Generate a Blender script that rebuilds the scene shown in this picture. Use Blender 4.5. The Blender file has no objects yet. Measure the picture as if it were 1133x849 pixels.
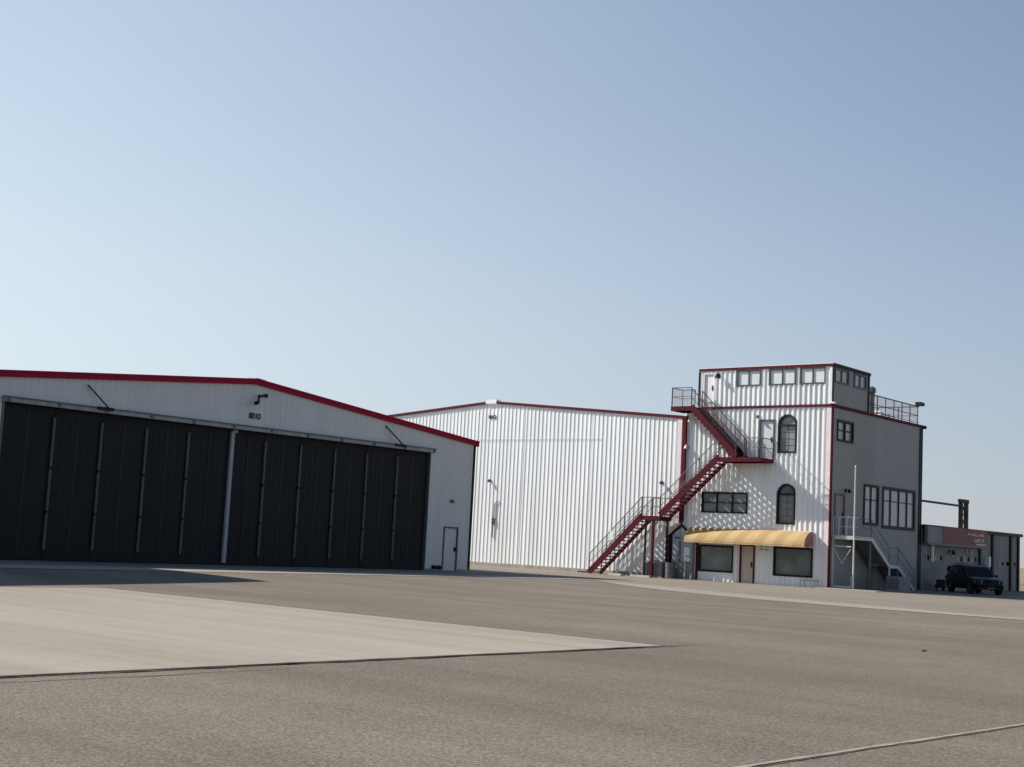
import bpy, math, random
from mathutils import Vector, Matrix
random.seed(7)
scene = bpy.context.scene
COL = scene.collection
R = math.radians

# ------------------------------------------------------------------ site frame
# The airfield buildings share one square grid.  sx runs to the right along the tower front,
# sy runs away into the tower, z is up; the origin is the tower's front right corner.
A = R(-39.3865)
T0 = Vector((17.0245, 73.4843, 0.0))
X = Vector((math.cos(A), math.sin(A), 0)); Y = Vector((-math.sin(A), math.cos(A), 0)); Z = Vector((0, 0, 1))
def S(p): return T0 + X * p[0] + Y * p[1] + Z * p[2]
HX, HY = -12.98, -13.73          # front right corner of the dark door hangar on the site grid

# ------------------------------------------------------------------ materials
def mat(name, col, rough=0.6, metal=0.0, var=0.12, scale=3.0, streak=False, panel=0.0, bump=0.0, spec=0.5, fine=0.0, emit=None):
    m = bpy.data.materials.new(name); m.use_nodes = True
    n = m.node_tree; b = n.nodes['Principled BSDF']
    b.inputs['Roughness'].default_value = rough; b.inputs['Metallic'].default_value = metal
    b.inputs['Specular IOR Level'].default_value = spec
    tc = n.nodes.new('ShaderNodeTexCoord'); mp = n.nodes.new('ShaderNodeMapping')
    n.links.new(tc.outputs['Object'], mp.inputs[0])
    if streak: mp.inputs['Scale'].default_value = (1, 1, 0.12)
    nz = n.nodes.new('ShaderNodeTexNoise'); nz.inputs['Scale'].default_value = scale; nz.inputs['Detail'].default_value = 6
    n.links.new(mp.outputs[0], nz.inputs['Vector'])
    rp = n.nodes.new('ShaderNodeValToRGB')
    lo = [c * (1 - var) for c in col]; hi = [min(1, c * (1 + var)) for c in col]
    rp.color_ramp.elements[0].position = .3; rp.color_ramp.elements[1].position = .7
    rp.color_ramp.elements[0].color = (*lo, 1); rp.color_ramp.elements[1].color = (*hi, 1)
    n.links.new(nz.outputs['Fac'], rp.inputs[0]); n.links.new(rp.outputs[0], b.inputs['Base Color'])
    if panel:      # every sheet of siding weathers a little differently; thin run-off streaks down it
        sp = n.nodes.new('ShaderNodeSeparateXYZ'); n.links.new(tc.outputs['Object'], sp.inputs[0])
        ad = n.nodes.new('ShaderNodeMath'); ad.operation = 'ADD'; n.links.new(sp.outputs[0], ad.inputs[0]); n.links.new(sp.outputs[1], ad.inputs[1])
        dv = n.nodes.new('ShaderNodeMath'); dv.operation = 'DIVIDE'; n.links.new(ad.outputs[0], dv.inputs[0]); dv.inputs[1].default_value = .915
        fl_ = n.nodes.new('ShaderNodeMath'); fl_.operation = 'FLOOR'; n.links.new(dv.outputs[0], fl_.inputs[0])
        wn = n.nodes.new('ShaderNodeTexWhiteNoise'); wn.noise_dimensions = '1D'; n.links.new(fl_.outputs[0], wn.inputs['W'])
        mr_ = n.nodes.new('ShaderNodeMapRange'); n.links.new(wn.outputs['Value'], mr_.inputs[0]); mr_.inputs[3].default_value = 1 - panel; mr_.inputs[4].default_value = 1 + panel * .4
        m2 = n.nodes.new('ShaderNodeMapping'); m2.inputs['Scale'].default_value = (5, 5, .10); n.links.new(tc.outputs['Object'], m2.inputs[0])
        n3 = n.nodes.new('ShaderNodeTexNoise'); n3.inputs['Scale'].default_value = 1.6; n3.inputs['Detail'].default_value = 4; n.links.new(m2.outputs[0], n3.inputs['Vector'])
        m3 = n.nodes.new('ShaderNodeMapRange'); n.links.new(n3.outputs['Fac'], m3.inputs[0]); m3.inputs[1].default_value = .54; m3.inputs[2].default_value = .78; m3.inputs[3].default_value = 1; m3.inputs[4].default_value = 1 - panel * 3.2
        mm = n.nodes.new('ShaderNodeMath'); mm.operation = 'MULTIPLY'; n.links.new(mr_.outputs[0], mm.inputs[0]); n.links.new(m3.outputs[0], mm.inputs[1])
        vm = n.nodes.new('ShaderNodeVectorMath'); vm.operation = 'SCALE'; n.links.new(rp.outputs[0], vm.inputs[0]); n.links.new(mm.outputs[0], vm.inputs['Scale'])
        n.links.new(vm.outputs[0], b.inputs['Base Color'])
    if bump:
        bp = n.nodes.new('ShaderNodeBump'); bp.inputs['Strength'].default_value = bump; bp.inputs['Distance'].default_value = .02
        n2 = n.nodes.new('ShaderNodeTexNoise'); n2.inputs['Scale'].default_value = scale * 8
        n.links.new(tc.outputs['Object'], n2.inputs['Vector']); n.links.new(n2.outputs['Fac'], bp.inputs['Height'])
        n.links.new(bp.outputs[0], b.inputs['Normal'])
    return m

def ground_mat(name, col, layers, rough=0.9, spec=0.25, bump=None):
    """base colour multiplied by several noise layers: (scale, (sx, sy) stretch on the site grid, low, high, ramp lo, ramp hi)"""
    m = bpy.data.materials.new(name); m.use_nodes = True
    n = m.node_tree; L = n.links; b = n.nodes['Principled BSDF']
    b.inputs['Roughness'].default_value = rough; b.inputs['Specular IOR Level'].default_value = spec
    tc = n.nodes.new('ShaderNodeTexCoord')
    cur = n.nodes.new('ShaderNodeRGB'); cur.outputs[0].default_value = (*col, 1); out = cur.outputs[0]
    for (sc, st, lo, hi, p0, p1, *ro) in layers:
        mp = n.nodes.new('ShaderNodeMapping'); mp.inputs['Scale'].default_value = (st[0], st[1], 1)
        mp.inputs['Location'].default_value = (sc * 3.1, sc * 1.7, 0)
        if ro: mp.inputs['Rotation'].default_value = (0, 0, R(ro[0]))
        L.new(tc.outputs['Object'], mp.inputs[0])
        nz = n.nodes.new('ShaderNodeTexNoise'); nz.inputs['Scale'].default_value = sc; nz.inputs['Detail'].default_value = 5
        nz.inputs['Roughness'].default_value = .62
        L.new(mp.outputs[0], nz.inputs['Vector'])
        rp = n.nodes.new('ShaderNodeValToRGB'); rp.color_ramp.elements[0].position = p0; rp.color_ramp.elements[1].position = p1
        rp.color_ramp.elements[0].color = (lo[0], lo[1], lo[2], 1); rp.color_ramp.elements[1].color = (hi[0], hi[1], hi[2], 1)
        L.new(nz.outputs['Fac'], rp.inputs[0])
        mx = n.nodes.new('ShaderNodeMix'); mx.data_type = 'RGBA'; mx.blend_type = 'MULTIPLY'; mx.inputs[0].default_value = 1
        L.new(out, mx.inputs[6]); L.new(rp.outputs[0], mx.inputs[7]); out = mx.outputs[2]
    L.new(out, b.inputs['Base Color'])
    if bump:
        n2 = n.nodes.new('ShaderNodeTexNoise'); n2.inputs['Scale'].default_value = bump[0]; n2.inputs['Detail'].default_value = 3
        L.new(tc.outputs['Object'], n2.inputs['Vector'])
        bp = n.nodes.new('ShaderNodeBump'); bp.inputs['Strength'].default_value = bump[1]; bp.inputs['Distance'].default_value = bump[2]
        L.new(n2.outputs['Fac'], bp.inputs['Height']); L.new(bp.outputs[0], b.inputs['Normal'])
    return m

def g3(v): return (v, v, v)
M = {}
M['white_panel'] = mat('white painted ribbed steel', (.85, .86, .85), .42, var=.06, scale=1.2, streak=True, panel=.05)
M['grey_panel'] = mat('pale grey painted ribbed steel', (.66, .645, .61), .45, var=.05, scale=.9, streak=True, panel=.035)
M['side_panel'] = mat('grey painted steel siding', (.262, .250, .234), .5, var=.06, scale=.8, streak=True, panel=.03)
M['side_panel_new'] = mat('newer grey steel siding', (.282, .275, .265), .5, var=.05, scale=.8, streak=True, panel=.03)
M['shop_panel'] = mat('weathered grey steel siding', (.205, .198, .19), .55, var=.12, scale=1.2, streak=True)
M['white_trim'] = mat('white trim paint', (.82, .80, .79), .4, var=.04)
M['pink_trim'] = mat('pale pink trim', (.80, .69, .70), .5, var=.08)  # pale pinkish strips at the corners and penthouse cap
M['red'] = mat('deep red painted steel', (.080, .004, .012), .65, var=.18, scale=4, spec=.15)
M['red_dark'] = mat('dark red wall trim', (.090, .005, .014), .65, var=.15, scale=2, spec=.15)
M['red_trim'] = mat('dark red roof trim', (.34, .010, .042), .6, var=.12, scale=2, spec=.12)
M['rail_red'] = mat('faded red rail', (.20, .11, .11), .6, var=.2, spec=.2)
M['rail_grey'] = mat('dark grey rail', (.075, .075, .08), .5, metal=.1, var=.15, spec=.3)
M['galv'] = mat('galvanised steel', (.55, .56, .57), .42, metal=.35, var=.12, scale=5)
M['galv_dark'] = mat('dull dark steel', (.12, .125, .135), .5, metal=.2, var=.15)
M['tread'] = mat('worn light tread edge', (.36, .30, .29), .6, var=.25, scale=6)
M['black'] = mat('black painted metal', (.009, .009, .010), .5, var=.2, spec=.18)
M['door_black'] = mat('charcoal sliding door steel', (.0095, .0105, .0125), .55, var=.22, scale=1.5, streak=True, spec=.22)
M['rib_black'] = mat('charcoal door rib', (.026, .027, .029), .5, var=.15, spec=.2)
M['strip_grey'] = mat('grey door edge strip', (.070, .072, .075), .5, var=.25, scale=4, streak=True)
M['strip_light'] = mat('light grey door edge strip', (.32, .33, .34), .5, var=.15, scale=4, streak=True)
M['track'] = mat('weathered track steel', (.30, .30, .29), .5, var=.2, scale=3)
M['frame_dark'] = mat('dark bronze window frame', (.012, .013, .015), .5, var=.15, spec=.2)
M['frame_grey'] = mat('grey window frame', (.065, .07, .08), .45, var=.1)
M['beige_door'] = mat('beige painted door', (.52, .45, .35), .5, var=.07)
M['pale_door'] = mat('pale painted door', (.66, .68, .72), .45, var=.05)
M['white_door'] = mat('white painted door', (.85, .82, .82), .45, var=.04)
M['grey_door'] = mat('grey painted door', (.60, .60, .58), .45, var=.05)
M['glass_green'] = mat('dark green glass with painted reflection', (.175, .205, .185), .07, var=.30, scale=1.1, spec=.6)  # uneven tint stands in for a dark reflection in the shop window
M['glass_grey'] = mat('grey tinted glass', (.25, .255, .26), .10, var=.12, scale=1.2, spec=.6)
M['glass_blind'] = mat('glass over pale blinds', (.70, .73, .73), .12, var=.04, spec=.5)
M['glass_side'] = mat('grey glass with sky reflection painted in', (.36, .36, .355), .08, var=.1, spec=.7)  # pale base colour holds the sky reflected in the side panes
M['glass_black'] = mat('black car glass', (.005, .006, .007), .12, var=.1, spec=.3)
M['roof'] = mat('pale roof sheet', (.62, .63, .63), .5, var=.06)
M['awning_in'] = mat('awning lining', (.30, .14, .13), .8, var=.15)
M['concrete_pad'] = mat('weathered concrete', (.36, .33, .29), .85, var=.15, scale=4, bump=.2)
M['footing'] = mat('stained concrete footing', (.34, .30, .26), .85, var=.25, scale=2.0)
M['cabinet_blue'] = mat('blue grey cabinet paint', (.30, .335, .38), .45, var=.12, scale=3)
M['cabinet_white'] = mat('white meter box', (.70, .72, .71), .4, var=.06)
M['ac_grey'] = mat('grey condenser paint', (.22, .22, .22), .6, var=.2, scale=6)
M['car_paint'] = mat('black car paint', (.006, .006, .0065), .32, var=.15, spec=.22)
M['tyre'] = mat('tyre rubber', (.012, .012, .012), .85, var=.2)
M['rim'] = mat('dull alloy rim', (.10, .10, .11), .35, metal=.7, var=.15)
M['lamp_glass'] = mat('headlamp glass', (.13, .135, .14), .12, var=.1, spec=.7)
M['sign_red'] = mat('faded red sign board', (.21, .06, .064), .6, var=.2, scale=1.2)
M['sign_cream'] = mat('faded cream lettering', (.66, .58, .45), .6, var=.25, scale=5)
M['marks_red'] = mat('faded red lettering', (.26, .10, .11), .6, var=.25, scale=8)
M['ink'] = mat('black sign lettering', (.012, .012, .013), .5, var=.1)
M['pinkish'] = mat('faded pink standpipe paint', (.34, .26, .245), .6, var=.15)
M['stone'] = mat('dark stone', (.06, .055, .05), .9, var=.2, scale=30)
M['white_gloss'] = mat('white enamel', (.85, .85, .84), .35, var=.03)
M['pole_grey'] = mat('pale pole paint', (.56, .56, .55), .45, var=.06)
M['dirt_dark'] = mat('dark cluttered tools', (.02, .02, .023), .6, var=.3)

# awning canvas: bands in two yellows paint in the shading of seams and sag
def awning_mat():
    m = bpy.data.materials.new('yellow awning canvas'); m.use_nodes = True
    n = m.node_tree; L = n.links; b = n.nodes['Principled BSDF']; b.inputs['Roughness'].default_value = .75
    b.inputs['Specular IOR Level'].default_value = .25
    tc = n.nodes.new('ShaderNodeTexCoord'); mp = n.nodes.new('ShaderNodeMapping'); mp.inputs['Scale'].default_value = (1, 0.0, -.55)
    L.new(tc.outputs['Object'], mp.inputs[0])
    w = n.nodes.new('ShaderNodeTexWave'); w.inputs['Scale'].default_value = .52; w.inputs['Distortion'].default_value = 1.2
    w.inputs['Detail'].default_value = 2; w.inputs['Detail Scale'].default_value = .6; w.bands_direction = 'DIAGONAL'
    L.new(mp.outputs[0], w.inputs[0])
    rp = n.nodes.new('ShaderNodeValToRGB'); rp.color_ramp.elements[0].color = (.41, .272, .12, 1); rp.color_ramp.elements[1].color = (.50, .345, .163, 1)
    rp.color_ramp.elements[0].position = .35; rp.color_ramp.elements[1].position = .65
    L.new(w.outputs['Fac'], rp.inputs[0]); L.new(rp.outputs[0], b.inputs['Base Color'])
    return m
M['awning'] = awning_mat()

M['asphalt'] = ground_mat('sun bleached asphalt', (.196, .167, .131), [
    (.035, (1, 1), g3(.84), g3(1.12), .35, .68), (.16, (.5, 1.7), g3(.88), g3(1.09), .35, .66),
    (.30, (.16, 1.5), g3(.84), g3(1.05), .32, .56, -20), (.55, (.10, 1.4), g3(1.0), g3(1.13), .56, .74, -14),
    (1.1, (1, .35), g3(.93), g3(1.06), .3, .7), (8, (1, 1), g3(.82), g3(1.15), .32, .68),
    (26, (1, 1), (.50, .49, .47), (1.50, 1.49, 1.47), .33, .70), (70, (1, 1), (.62, .61, .60), (1.38, 1.37, 1.36), .36, .68)], bump=(45, .5, .014))
M['concrete'] = ground_mat('pale apron concrete', (.312, .272, .218), [
    (.05, (1, 1), g3(.91), g3(1.06), .35, .66), (.22, (.22, 2.2), g3(.93), g3(1.05), .34, .62),
    (.45, (.07, 1.6), g3(.86), g3(1.02), .30, .50, -20), (.9, (.05, 1.5), g3(.92), g3(1.03), .36, .60, -32),
    (2.5, (1, 1), g3(.95), g3(1.04), .3, .7), (30, (1, 1), g3(.90), g3(1.09), .3, .7)], rough=.85, bump=(50, .15, .006))
M['apron'] = ground_mat('dusty tan pavement', (.225, .192, .152), [
    (.06, (1, 1), g3(.86), g3(1.10), .35, .66), (.5, (.4, 2.0), g3(.9), g3(1.07), .35, .65),
    (6, (1, 1), g3(.9), g3(1.08), .3, .7)], rough=.9)
M['strip'] = ground_mat('light concrete edge strip', (.31, .272, .22), [
    (.08, (1, 1), g3(.90), g3(1.06), .35, .66), (.7, (.3, 2.0), g3(.92), g3(1.05), .35, .65)], rough=.9)
M['field'] = ground_mat('dry grass field', (.27, .215, .145), [
    (.01, (1, 1), g3(.8), g3(1.12), .35, .66), (.15, (1, 1), g3(.85), g3(1.1), .35, .65)], rough=1)
M['tar'] = ground_mat('dark tar joint', (.040, .035, .034), [(1.3, (1, 1), g3(.7), g3(1.5), .3, .7)], rough=.8)
M['seam_light'] = ground_mat('pale sand filled crack', (.315, .28, .23), [(2.0, (1, 1), g3(.8), g3(1.1), .3, .7)], rough=.9)
M['seam_dark'] = ground_mat('broken asphalt edge', (.075, .066, .058), [(5.0, (1, 1), g3(.7), g3(1.6), .35, .65)], rough=.9)

# ------------------------------------------------------------------ mesh builder
ROOTS = {}
def props(o, label=None, cat=None, group=None, kind=None):
    if label: o['label'] = label
    if cat: o['category'] = cat
    if group: o['group'] = group
    if kind: o['kind'] = kind
    return o
def thing(name, base, label, cat, rot=0.0, group=None):
    """Empty at a thing's base; base is on the site grid, rot is added to the grid's own turn"""
    o = bpy.data.objects.new(name, None); COL.objects.link(o)
    o.location = S(base); o.rotation_euler = (0, 0, A + rot); o.empty_display_size = .5
    ROOTS[o.name] = (Vector(base), rot)
    return props(o, label, cat, group)

class MB:
    def __init__(s): s.v = []; s.f = []
    def add(s, vs, fs):
        k = len(s.v); s.v += [tuple(p) for p in vs]; s.f += [tuple(k + i for i in f) for f in fs]; return s
    def quad(s, a, b, c, d): return s.add([a, b, c, d], [(0, 1, 2, 3)])
    def box(s, x0, x1, y0, y1, z0, z1):
        return s.add([(x0, y0, z0), (x1, y0, z0), (x1, y1, z0), (x0, y1, z0), (x0, y0, z1), (x1, y0, z1), (x1, y1, z1), (x0, y1, z1)],
                     [(0, 3, 2, 1), (4, 5, 6, 7), (0, 1, 5, 4), (1, 2, 6, 5), (2, 3, 7, 6), (3, 0, 4, 7)])
    def bar(s, p, q, w, h, up=(0, 0, 1)):
        """box along p-q, w across, h along up (made square to the bar)"""
        p = Vector(p); q = Vector(q); d = (q - p).normalized(); a = d.cross(Vector(up))
        if a.length < 1e-6: a = Vector((1, 0, 0))
        a.normalize(); u = a.cross(d).normalized(); a = a * (w / 2); u = u * (h / 2)
        c = [p - a - u, p + a - u, p + a + u, p - a + u, q - a - u, q + a - u, q + a + u, q - a + u]
        return s.add(c, [(0, 1, 2, 3), (7, 6, 5, 4), (0, 4, 5, 1), (1, 5, 6, 2), (2, 6, 7, 3), (3, 7, 4, 0)])
    def tube(s, pts, r, n=8, cap=True):
        pts = [Vector(p) for p in pts]; rings = []
        for i, p in enumerate(pts):
            d = (pts[min(i + 1, len(pts) - 1)] - pts[max(i - 1, 0)]).normalized()
            a = d.cross(Vector((0, 0, 1)))
            if a.length < 1e-4: a = d.cross(Vector((1, 0, 0)))
            a.normalize(); b = a.cross(d); rr = r[i] if isinstance(r, (list, tuple)) else r
            rings.append([p + a * rr * math.cos(t * 2 * math.pi / n) + b * rr * math.sin(t * 2 * math.pi / n) for t in range(n)])
        vs = [p for g in rings for p in g]; fs = []
        for i in range(len(pts) - 1):
            for t in range(n): fs.append((i * n + t, i * n + (t + 1) % n, (i + 1) * n + (t + 1) % n, (i + 1) * n + t))
        if cap: fs.append(tuple(range(n - 1, -1, -1))); fs.append(tuple((len(pts) - 1) * n + t for t in range(n)))
        return s.add(vs, fs)
    def prism(s, poly, axis, a, b):
        """poly of 2-tuples in the two other axes (in order) pushed from a to b along axis 0/1/2"""
        def P(p, t):
            l = list(p); l.insert(axis, t); return tuple(l)
        n = len(poly); vs = [P(p, a) for p in poly] + [P(p, b) for p in poly]
        fs = [tuple(range(n)), tuple(range(2 * n - 1, n - 1, -1))] + [(i, n + i, n + (i + 1) % n, (i + 1) % n) for i in range(n)]
        return s.add(vs, fs)
    def build(s, name, m, parent=None, label=None, smooth=False, base=None):
        me = bpy.data.meshes.new(name)
        top = parent
        if parent is not None:
            while top.parent is not None: top = top.parent
            bb, rot = ROOTS[top.name]
        else:
            bb, rot = Vector(base if base is not None else (0, 0, 0)), 0.0
        c, sn = math.cos(-rot), math.sin(-rot)
        vs = []
        for p in s.v:
            dx, dy, dz = p[0] - bb[0], p[1] - bb[1], p[2] - bb[2]
            vs.append((dx * c - dy * sn, dx * sn + dy * c, dz))
        me.from_pydata(vs, [], s.f); me.update()
        import bmesh
        bm = bmesh.new(); bm.from_mesh(me); bmesh.ops.recalc_face_normals(bm, faces=bm.faces)
        bm.to_mesh(me); bm.free()
        me.materials.append(m)
        if smooth:
            for p in me.polygons: p.use_smooth = True
        o = bpy.data.objects.new(name, me); COL.objects.link(o)
        if parent is not None: o.parent = parent
        else: o.location = S(bb); o.rotation_euler = (0, 0, A)
        if label: o['label'] = label
        return o

def local_build(s, name, m, parent, label=None, smooth=False):
    """mesh whose coordinates are already local to its parent"""
    me = bpy.data.meshes.new(name); me.from_pydata(s.v, [], s.f); me.update()
    import bmesh
    bm = bmesh.new(); bm.from_mesh(me); bmesh.ops.recalc_face_normals(bm, faces=bm.faces); bm.to_mesh(me); bm.free()
    me.materials.append(m)
    if smooth:
        for p in me.polygons: p.use_smooth = True
    o = bpy.data.objects.new(name, me); COL.objects.link(o); o.parent = parent
    if label: o['label'] = label
    return o

def copy_part(src, dx, parent):
    """copy of a part (with its sub-parts) moved along the parent's local axes"""
    o = src.copy(); COL.objects.link(o); o.parent = parent; o.location = src.location + Vector(dx)
    for ch in list(src.children):
        c = ch.copy(); COL.objects.link(c); c.parent = o
    return o

def text_part(txt, size, m, parent, name, pos, face, extrude=.012, width=1.0, label=None):
    """lettering standing on a wall; pos on the site grid, face 'front' reads along sx, 'side' reads along sy"""
    cu = bpy.data.curves.new('t', 'FONT'); cu.body = txt; cu.size = size; cu.extrude = extrude; cu.align_x = 'CENTER'; cu.offset = size * .02
    t = bpy.data.objects.new('t', cu); COL.objects.link(t)
    dg = bpy.context.evaluated_depsgraph_get(); me = bpy.data.meshes.new_from_object(t.evaluated_get(dg))
    bpy.data.objects.remove(t)
    me.materials.clear(); me.materials.append(m); me.name = name
    o = bpy.data.objects.new(name, me); COL.objects.link(o); o.parent = parent
    bb = ROOTS[parent.name][0]
    o.location = Vector(pos) - bb; o.scale = (width, 1, 1)
    o.rotation_euler = (R(90), 0, 0) if face == 'front' else (R(90), 0, R(90))
    if label: o['label'] = label
    return o

# mapping for vertical walls: (a along the wall, o outwards, z) -> site grid
def front(a, o, z, y0=0.0): return (a, y0 - o, z)                # faces -sy (towards the left rear of the camera)
def mk_front(y0): return lambda a, o, z: (a, y0 - o, z)
def mk_back(y0): return lambda a, o, z: (a, y0 + o, z)
def mk_side(x0): return lambda a, o, z: (x0 + o, a, z)           # faces +sx
def mk_left(x0): return lambda a, o, z: (x0 - o, a, z)

def ribbed(mp, a0, a1, ztop, zbot=0.0, openings=(), pitch=.305, h=.05, extra=()):
    """ribbed sheet wall.  ztop may be a function of a.  openings: (a0, a1, zlo, zhi or function)"""
    zt = ztop if callable(ztop) else (lambda a: ztop)
    pr = [(0, 0), (.075, 0), (.11, h), (.175, h), (.21, 0)]
    bp = []
    k = 0
    while a0 + k * pitch < a1:
        for (t, o) in pr:
            a = a0 + k * pitch + t
            if a < a1 - 1e-6: bp.append((a, o))
        k += 1
    bp.append((a1, 0))
    def off(a):
        for i in range(len(bp) - 1):
            if bp[i][0] - 1e-9 <= a <= bp[i + 1][0] + 1e-9:
                t = (a - bp[i][0]) / (bp[i + 1][0] - bp[i][0] + 1e-12); return bp[i][1] * (1 - t) + bp[i + 1][1] * t
        return 0
    cuts = set(b[0] for b in bp) | set(e for e in extra if a0 < e < a1)
    for op in openings:
        cuts |= {op[0], op[1]}
        if callable(op[3]):
            for j in range(1, 16): cuts.add(op[0] + (op[1] - op[0]) * j / 16)
    cuts = sorted(c for c in cuts if a0 - 1e-9 <= c <= a1 + 1e-9)
    mb = MB()
    for i in range(len(cuts) - 1):
        a, b = cuts[i], cuts[i + 1]
        if b - a < 1e-6: continue
        m_ = (a + b) / 2; oa, ob = off(a), off(b)
        segs = [[zbot, zbot, zt(a), zt(b)]]
        for op in openings:
            if op[0] < m_ < op[1]:
                hi = op[3] if callable(op[3]) else (lambda q, v=op[3]: v)
                new = []
                for (l0, l1, h0, h1) in segs:
                    zl = op[2]; za, zb = hi(a), hi(b)
                    if zl > l0 + 1e-6: new.append([l0, l1, min(zl, h0), min(zl, h1)])
                    if za < h0 - 1e-6 or zb < h1 - 1e-6: new.append([max(za, l0), max(zb, l1), h0, h1])
                segs = new
        for (l0, l1, h0, h1) in segs:
            mb.quad(mp(a, oa, l0), mp(b, ob, l1), mp(b, ob, h1), mp(a, oa, h0))
    return mb

def mbox(mb, mp, a0, a1, o0, o1, z0, z1):
    c = [mp(a, o, z) for z in (z0, z1) for o in (o0, o1) for a in (a0, a1)]
    return mb.add(c, [(0, 1, 3, 2), (4, 6, 7, 5), (0, 4, 5, 1), (2, 3, 7, 6), (0, 2, 6, 4), (1, 5, 7, 3)])

def window(parent, mp, a0, a1, z0, z1, glass, frame, cols=2, rows=None, fw=.07, name='window', out=.055, deep=.10, label=None):
    """rows: list of heights (fractions) where a horizontal mullion runs"""
    f = MB()
    mbox(f, mp, a0, a0 + fw, -deep, out, z0, z1); mbox(f, mp, a1 - fw, a1, -deep, out, z0, z1)
    mbox(f, mp, a0 + fw, a1 - fw, -deep, out, z0, z0 + fw); mbox(f, mp, a0 + fw, a1 - fw, -deep, out, z1 - fw, z1)
    w = f.build(name, frame, parent, label)
    p = MB(); mbox(p, mp, a0 + fw + .002, a1 - fw - .002, -deep + .01, -deep + .03, z0 + fw + .002, z1 - fw - .002); p.build('pane', glass, w)
    mu = MB()
    for i in range(1, cols):
        a = a0 + (a1 - a0) * i / cols; mbox(mu, mp, a - .028, a + .028, -deep + .032, out - .02, z0 + fw + .002, z1 - fw - .002)
    for r in rows or []:
        z = z0 + (z1 - z0) * r
        ed = [a0 + fw] + [a0 + (a1 - a0) * i / cols for i in range(1, cols)] + [a1 - fw]
        for i in range(len(ed) - 1):
            mbox(mu, mp, ed[i] + (.002 if i == 0 else .03), ed[i + 1] - (.002 if i == len(ed) - 2 else .03), -deep + .032, out - .025, z - .022, z + .022)
    if mu.v: mu.build('mullion', frame, w)
    return w

def arch_window(parent, mp, a0, a1, z0, zs, glass_lo, glass_hi, frame, fw=.10, out=.06, deep=.11):
    c = (a0 + a1) / 2; r = (a1 - a0) / 2; f = MB()
    mbox(f, mp, a0, a0 + fw, -deep, out, z0, zs); mbox(f, mp, a1 - fw, a1, -deep, out, z0, zs)
    mbox(f, mp, a0 + fw, a1 - fw, -deep, out, z0, z0 + fw * .8); mbox(f, mp, a0 + fw, a1 - fw, -deep, out - .01, zs - .05, zs + .03)
    N = 16
    for i in range(N):
        t0, t1 = math.pi * i / N, math.pi * (i + 1) / N
        q = [mp(c + rr * math.cos(t), o, zs + rr * math.sin(t)) for o in (-deep, out) for (rr, t) in ((r - fw, t0), (r, t0), (r, t1), (r - fw, t1))]
        f.add(q, [(0, 1, 2, 3), (7, 6, 5, 4), (0, 4, 5, 1), (1, 5, 6, 2), (2, 6, 7, 3), (3, 7, 4, 0)])
    w = f.build('arched_window', frame, parent)
    p = MB(); mbox(p, mp, a0 + fw + .002, a1 - fw - .002, -deep + .01, -deep + .03, z0 + fw * .8 + .002, zs - .052); p.build('pane', glass_lo, w)
    p = MB(); ri = r - fw - .002
    poly = [(c + ri * math.cos(math.pi * i / N), zs + .032 + (ri - .03) * math.sin(math.pi * i / N)) for i in range(N + 1)]
    vs = [mp(a, -deep + .02, z) for (a, z) in poly]; p.add(vs, [tuple(range(len(vs)))]); p.build('fanlight', glass_hi, w)
    mu = MB(); zm = (zs - .05 - z0 - fw * .8)
    for k in (1, 2, 3):
        z = z0 + fw * .8 + zm * k / 4; mbox(mu, mp, a0 + fw + .002, a1 - fw - .002, -deep + .032, -deep + .045, z - .012, z + .012)
    mbox(mu, mp, c - .012, c + .012, -deep + .046, -deep + .055, z0 + fw * .8 + .002, zs - .054); mu.build('mullion', M['frame_grey'], w)
    return w

def wall_lamp(parent, mp, a, z, name='wall_lamp', m=None, s=1.0):
    l = MB(); mbox(l, mp, a - .07 * s, a + .07 * s, .0, .06, z - .1 * s, z + .1 * s)
    l.prism  # keep builder simple
    l.tube([mp(a, .05, z + .02 * s), mp(a, .22 * s, z + .05 * s)], .022 * s)
    l.tube([mp(a, .22 * s, z + .10 * s), mp(a, .24 * s, z - .02 * s), mp(a, .25 * s, z - .12 * s)], [.03 * s, .08 * s, .11 * s], 10)
    return l.build(name, m or M['galv_dark'], parent)

# ================================================================== GROUND
def hbump(sx, sy):
    """low crest added before the dark door hangar to thin its shadow strip"""
    d = sx - HX; w = 0.0
    if 0.5 < d < 17.5:
        w = math.sin(math.pi * (d - .5) / 17) ** 2
    k = 1.0
    if sy > -22: k = max(0.0, 1 - (sy + 22) / 16)
    k = k * k * (3 - 2 * k)
    return BUMP * w * k
BUMP = .12  # crest height, added to narrow the hangar's cast shadow

def sheet(name, m, x0, x1, y0, y1, lift, step, kind='structure', x0f=None, x1f=None):
    mb = MB(); ny = max(1, int(round((y1 - y0) / step)))
    nx = max(1, int(round((x1 - x0) / step)))
    vs = []
    for j in range(ny + 1):
        sy = y0 + (y1 - y0) * j / ny
        a = x0f(sy) if x0f else x0; b = x1f(sy) if x1f else x1
        for i in range(nx + 1):
            sx = a + (b - a) * i / nx; vs.append((sx, sy, hbump(sx, sy) + lift))
    fs = [(j * (nx + 1) + i, j * (nx + 1) + i + 1, (j + 1) * (nx + 1) + i + 1, (j + 1) * (nx + 1) + i) for j in range(ny) for i in range(nx)]
    mb.add(vs, fs); return mb
def struct(mb, name, m):
    o = mb.build(name, m); o['kind'] = 'structure'
    for p in o.data.polygons: p.use_smooth = True
    return o
gb = MB(); gb.quad((-6000, -6000, -.03), (6000, -6000, -.03), (6000, 6000, -.03), (-6000, 6000, -.03)); struct(gb, 'ground', M['field'])
struct(sheet('asphalt', 0, -70, 75, -125, 75, 0, 1.0), 'asphalt_pavement', M['asphalt'])
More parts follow.
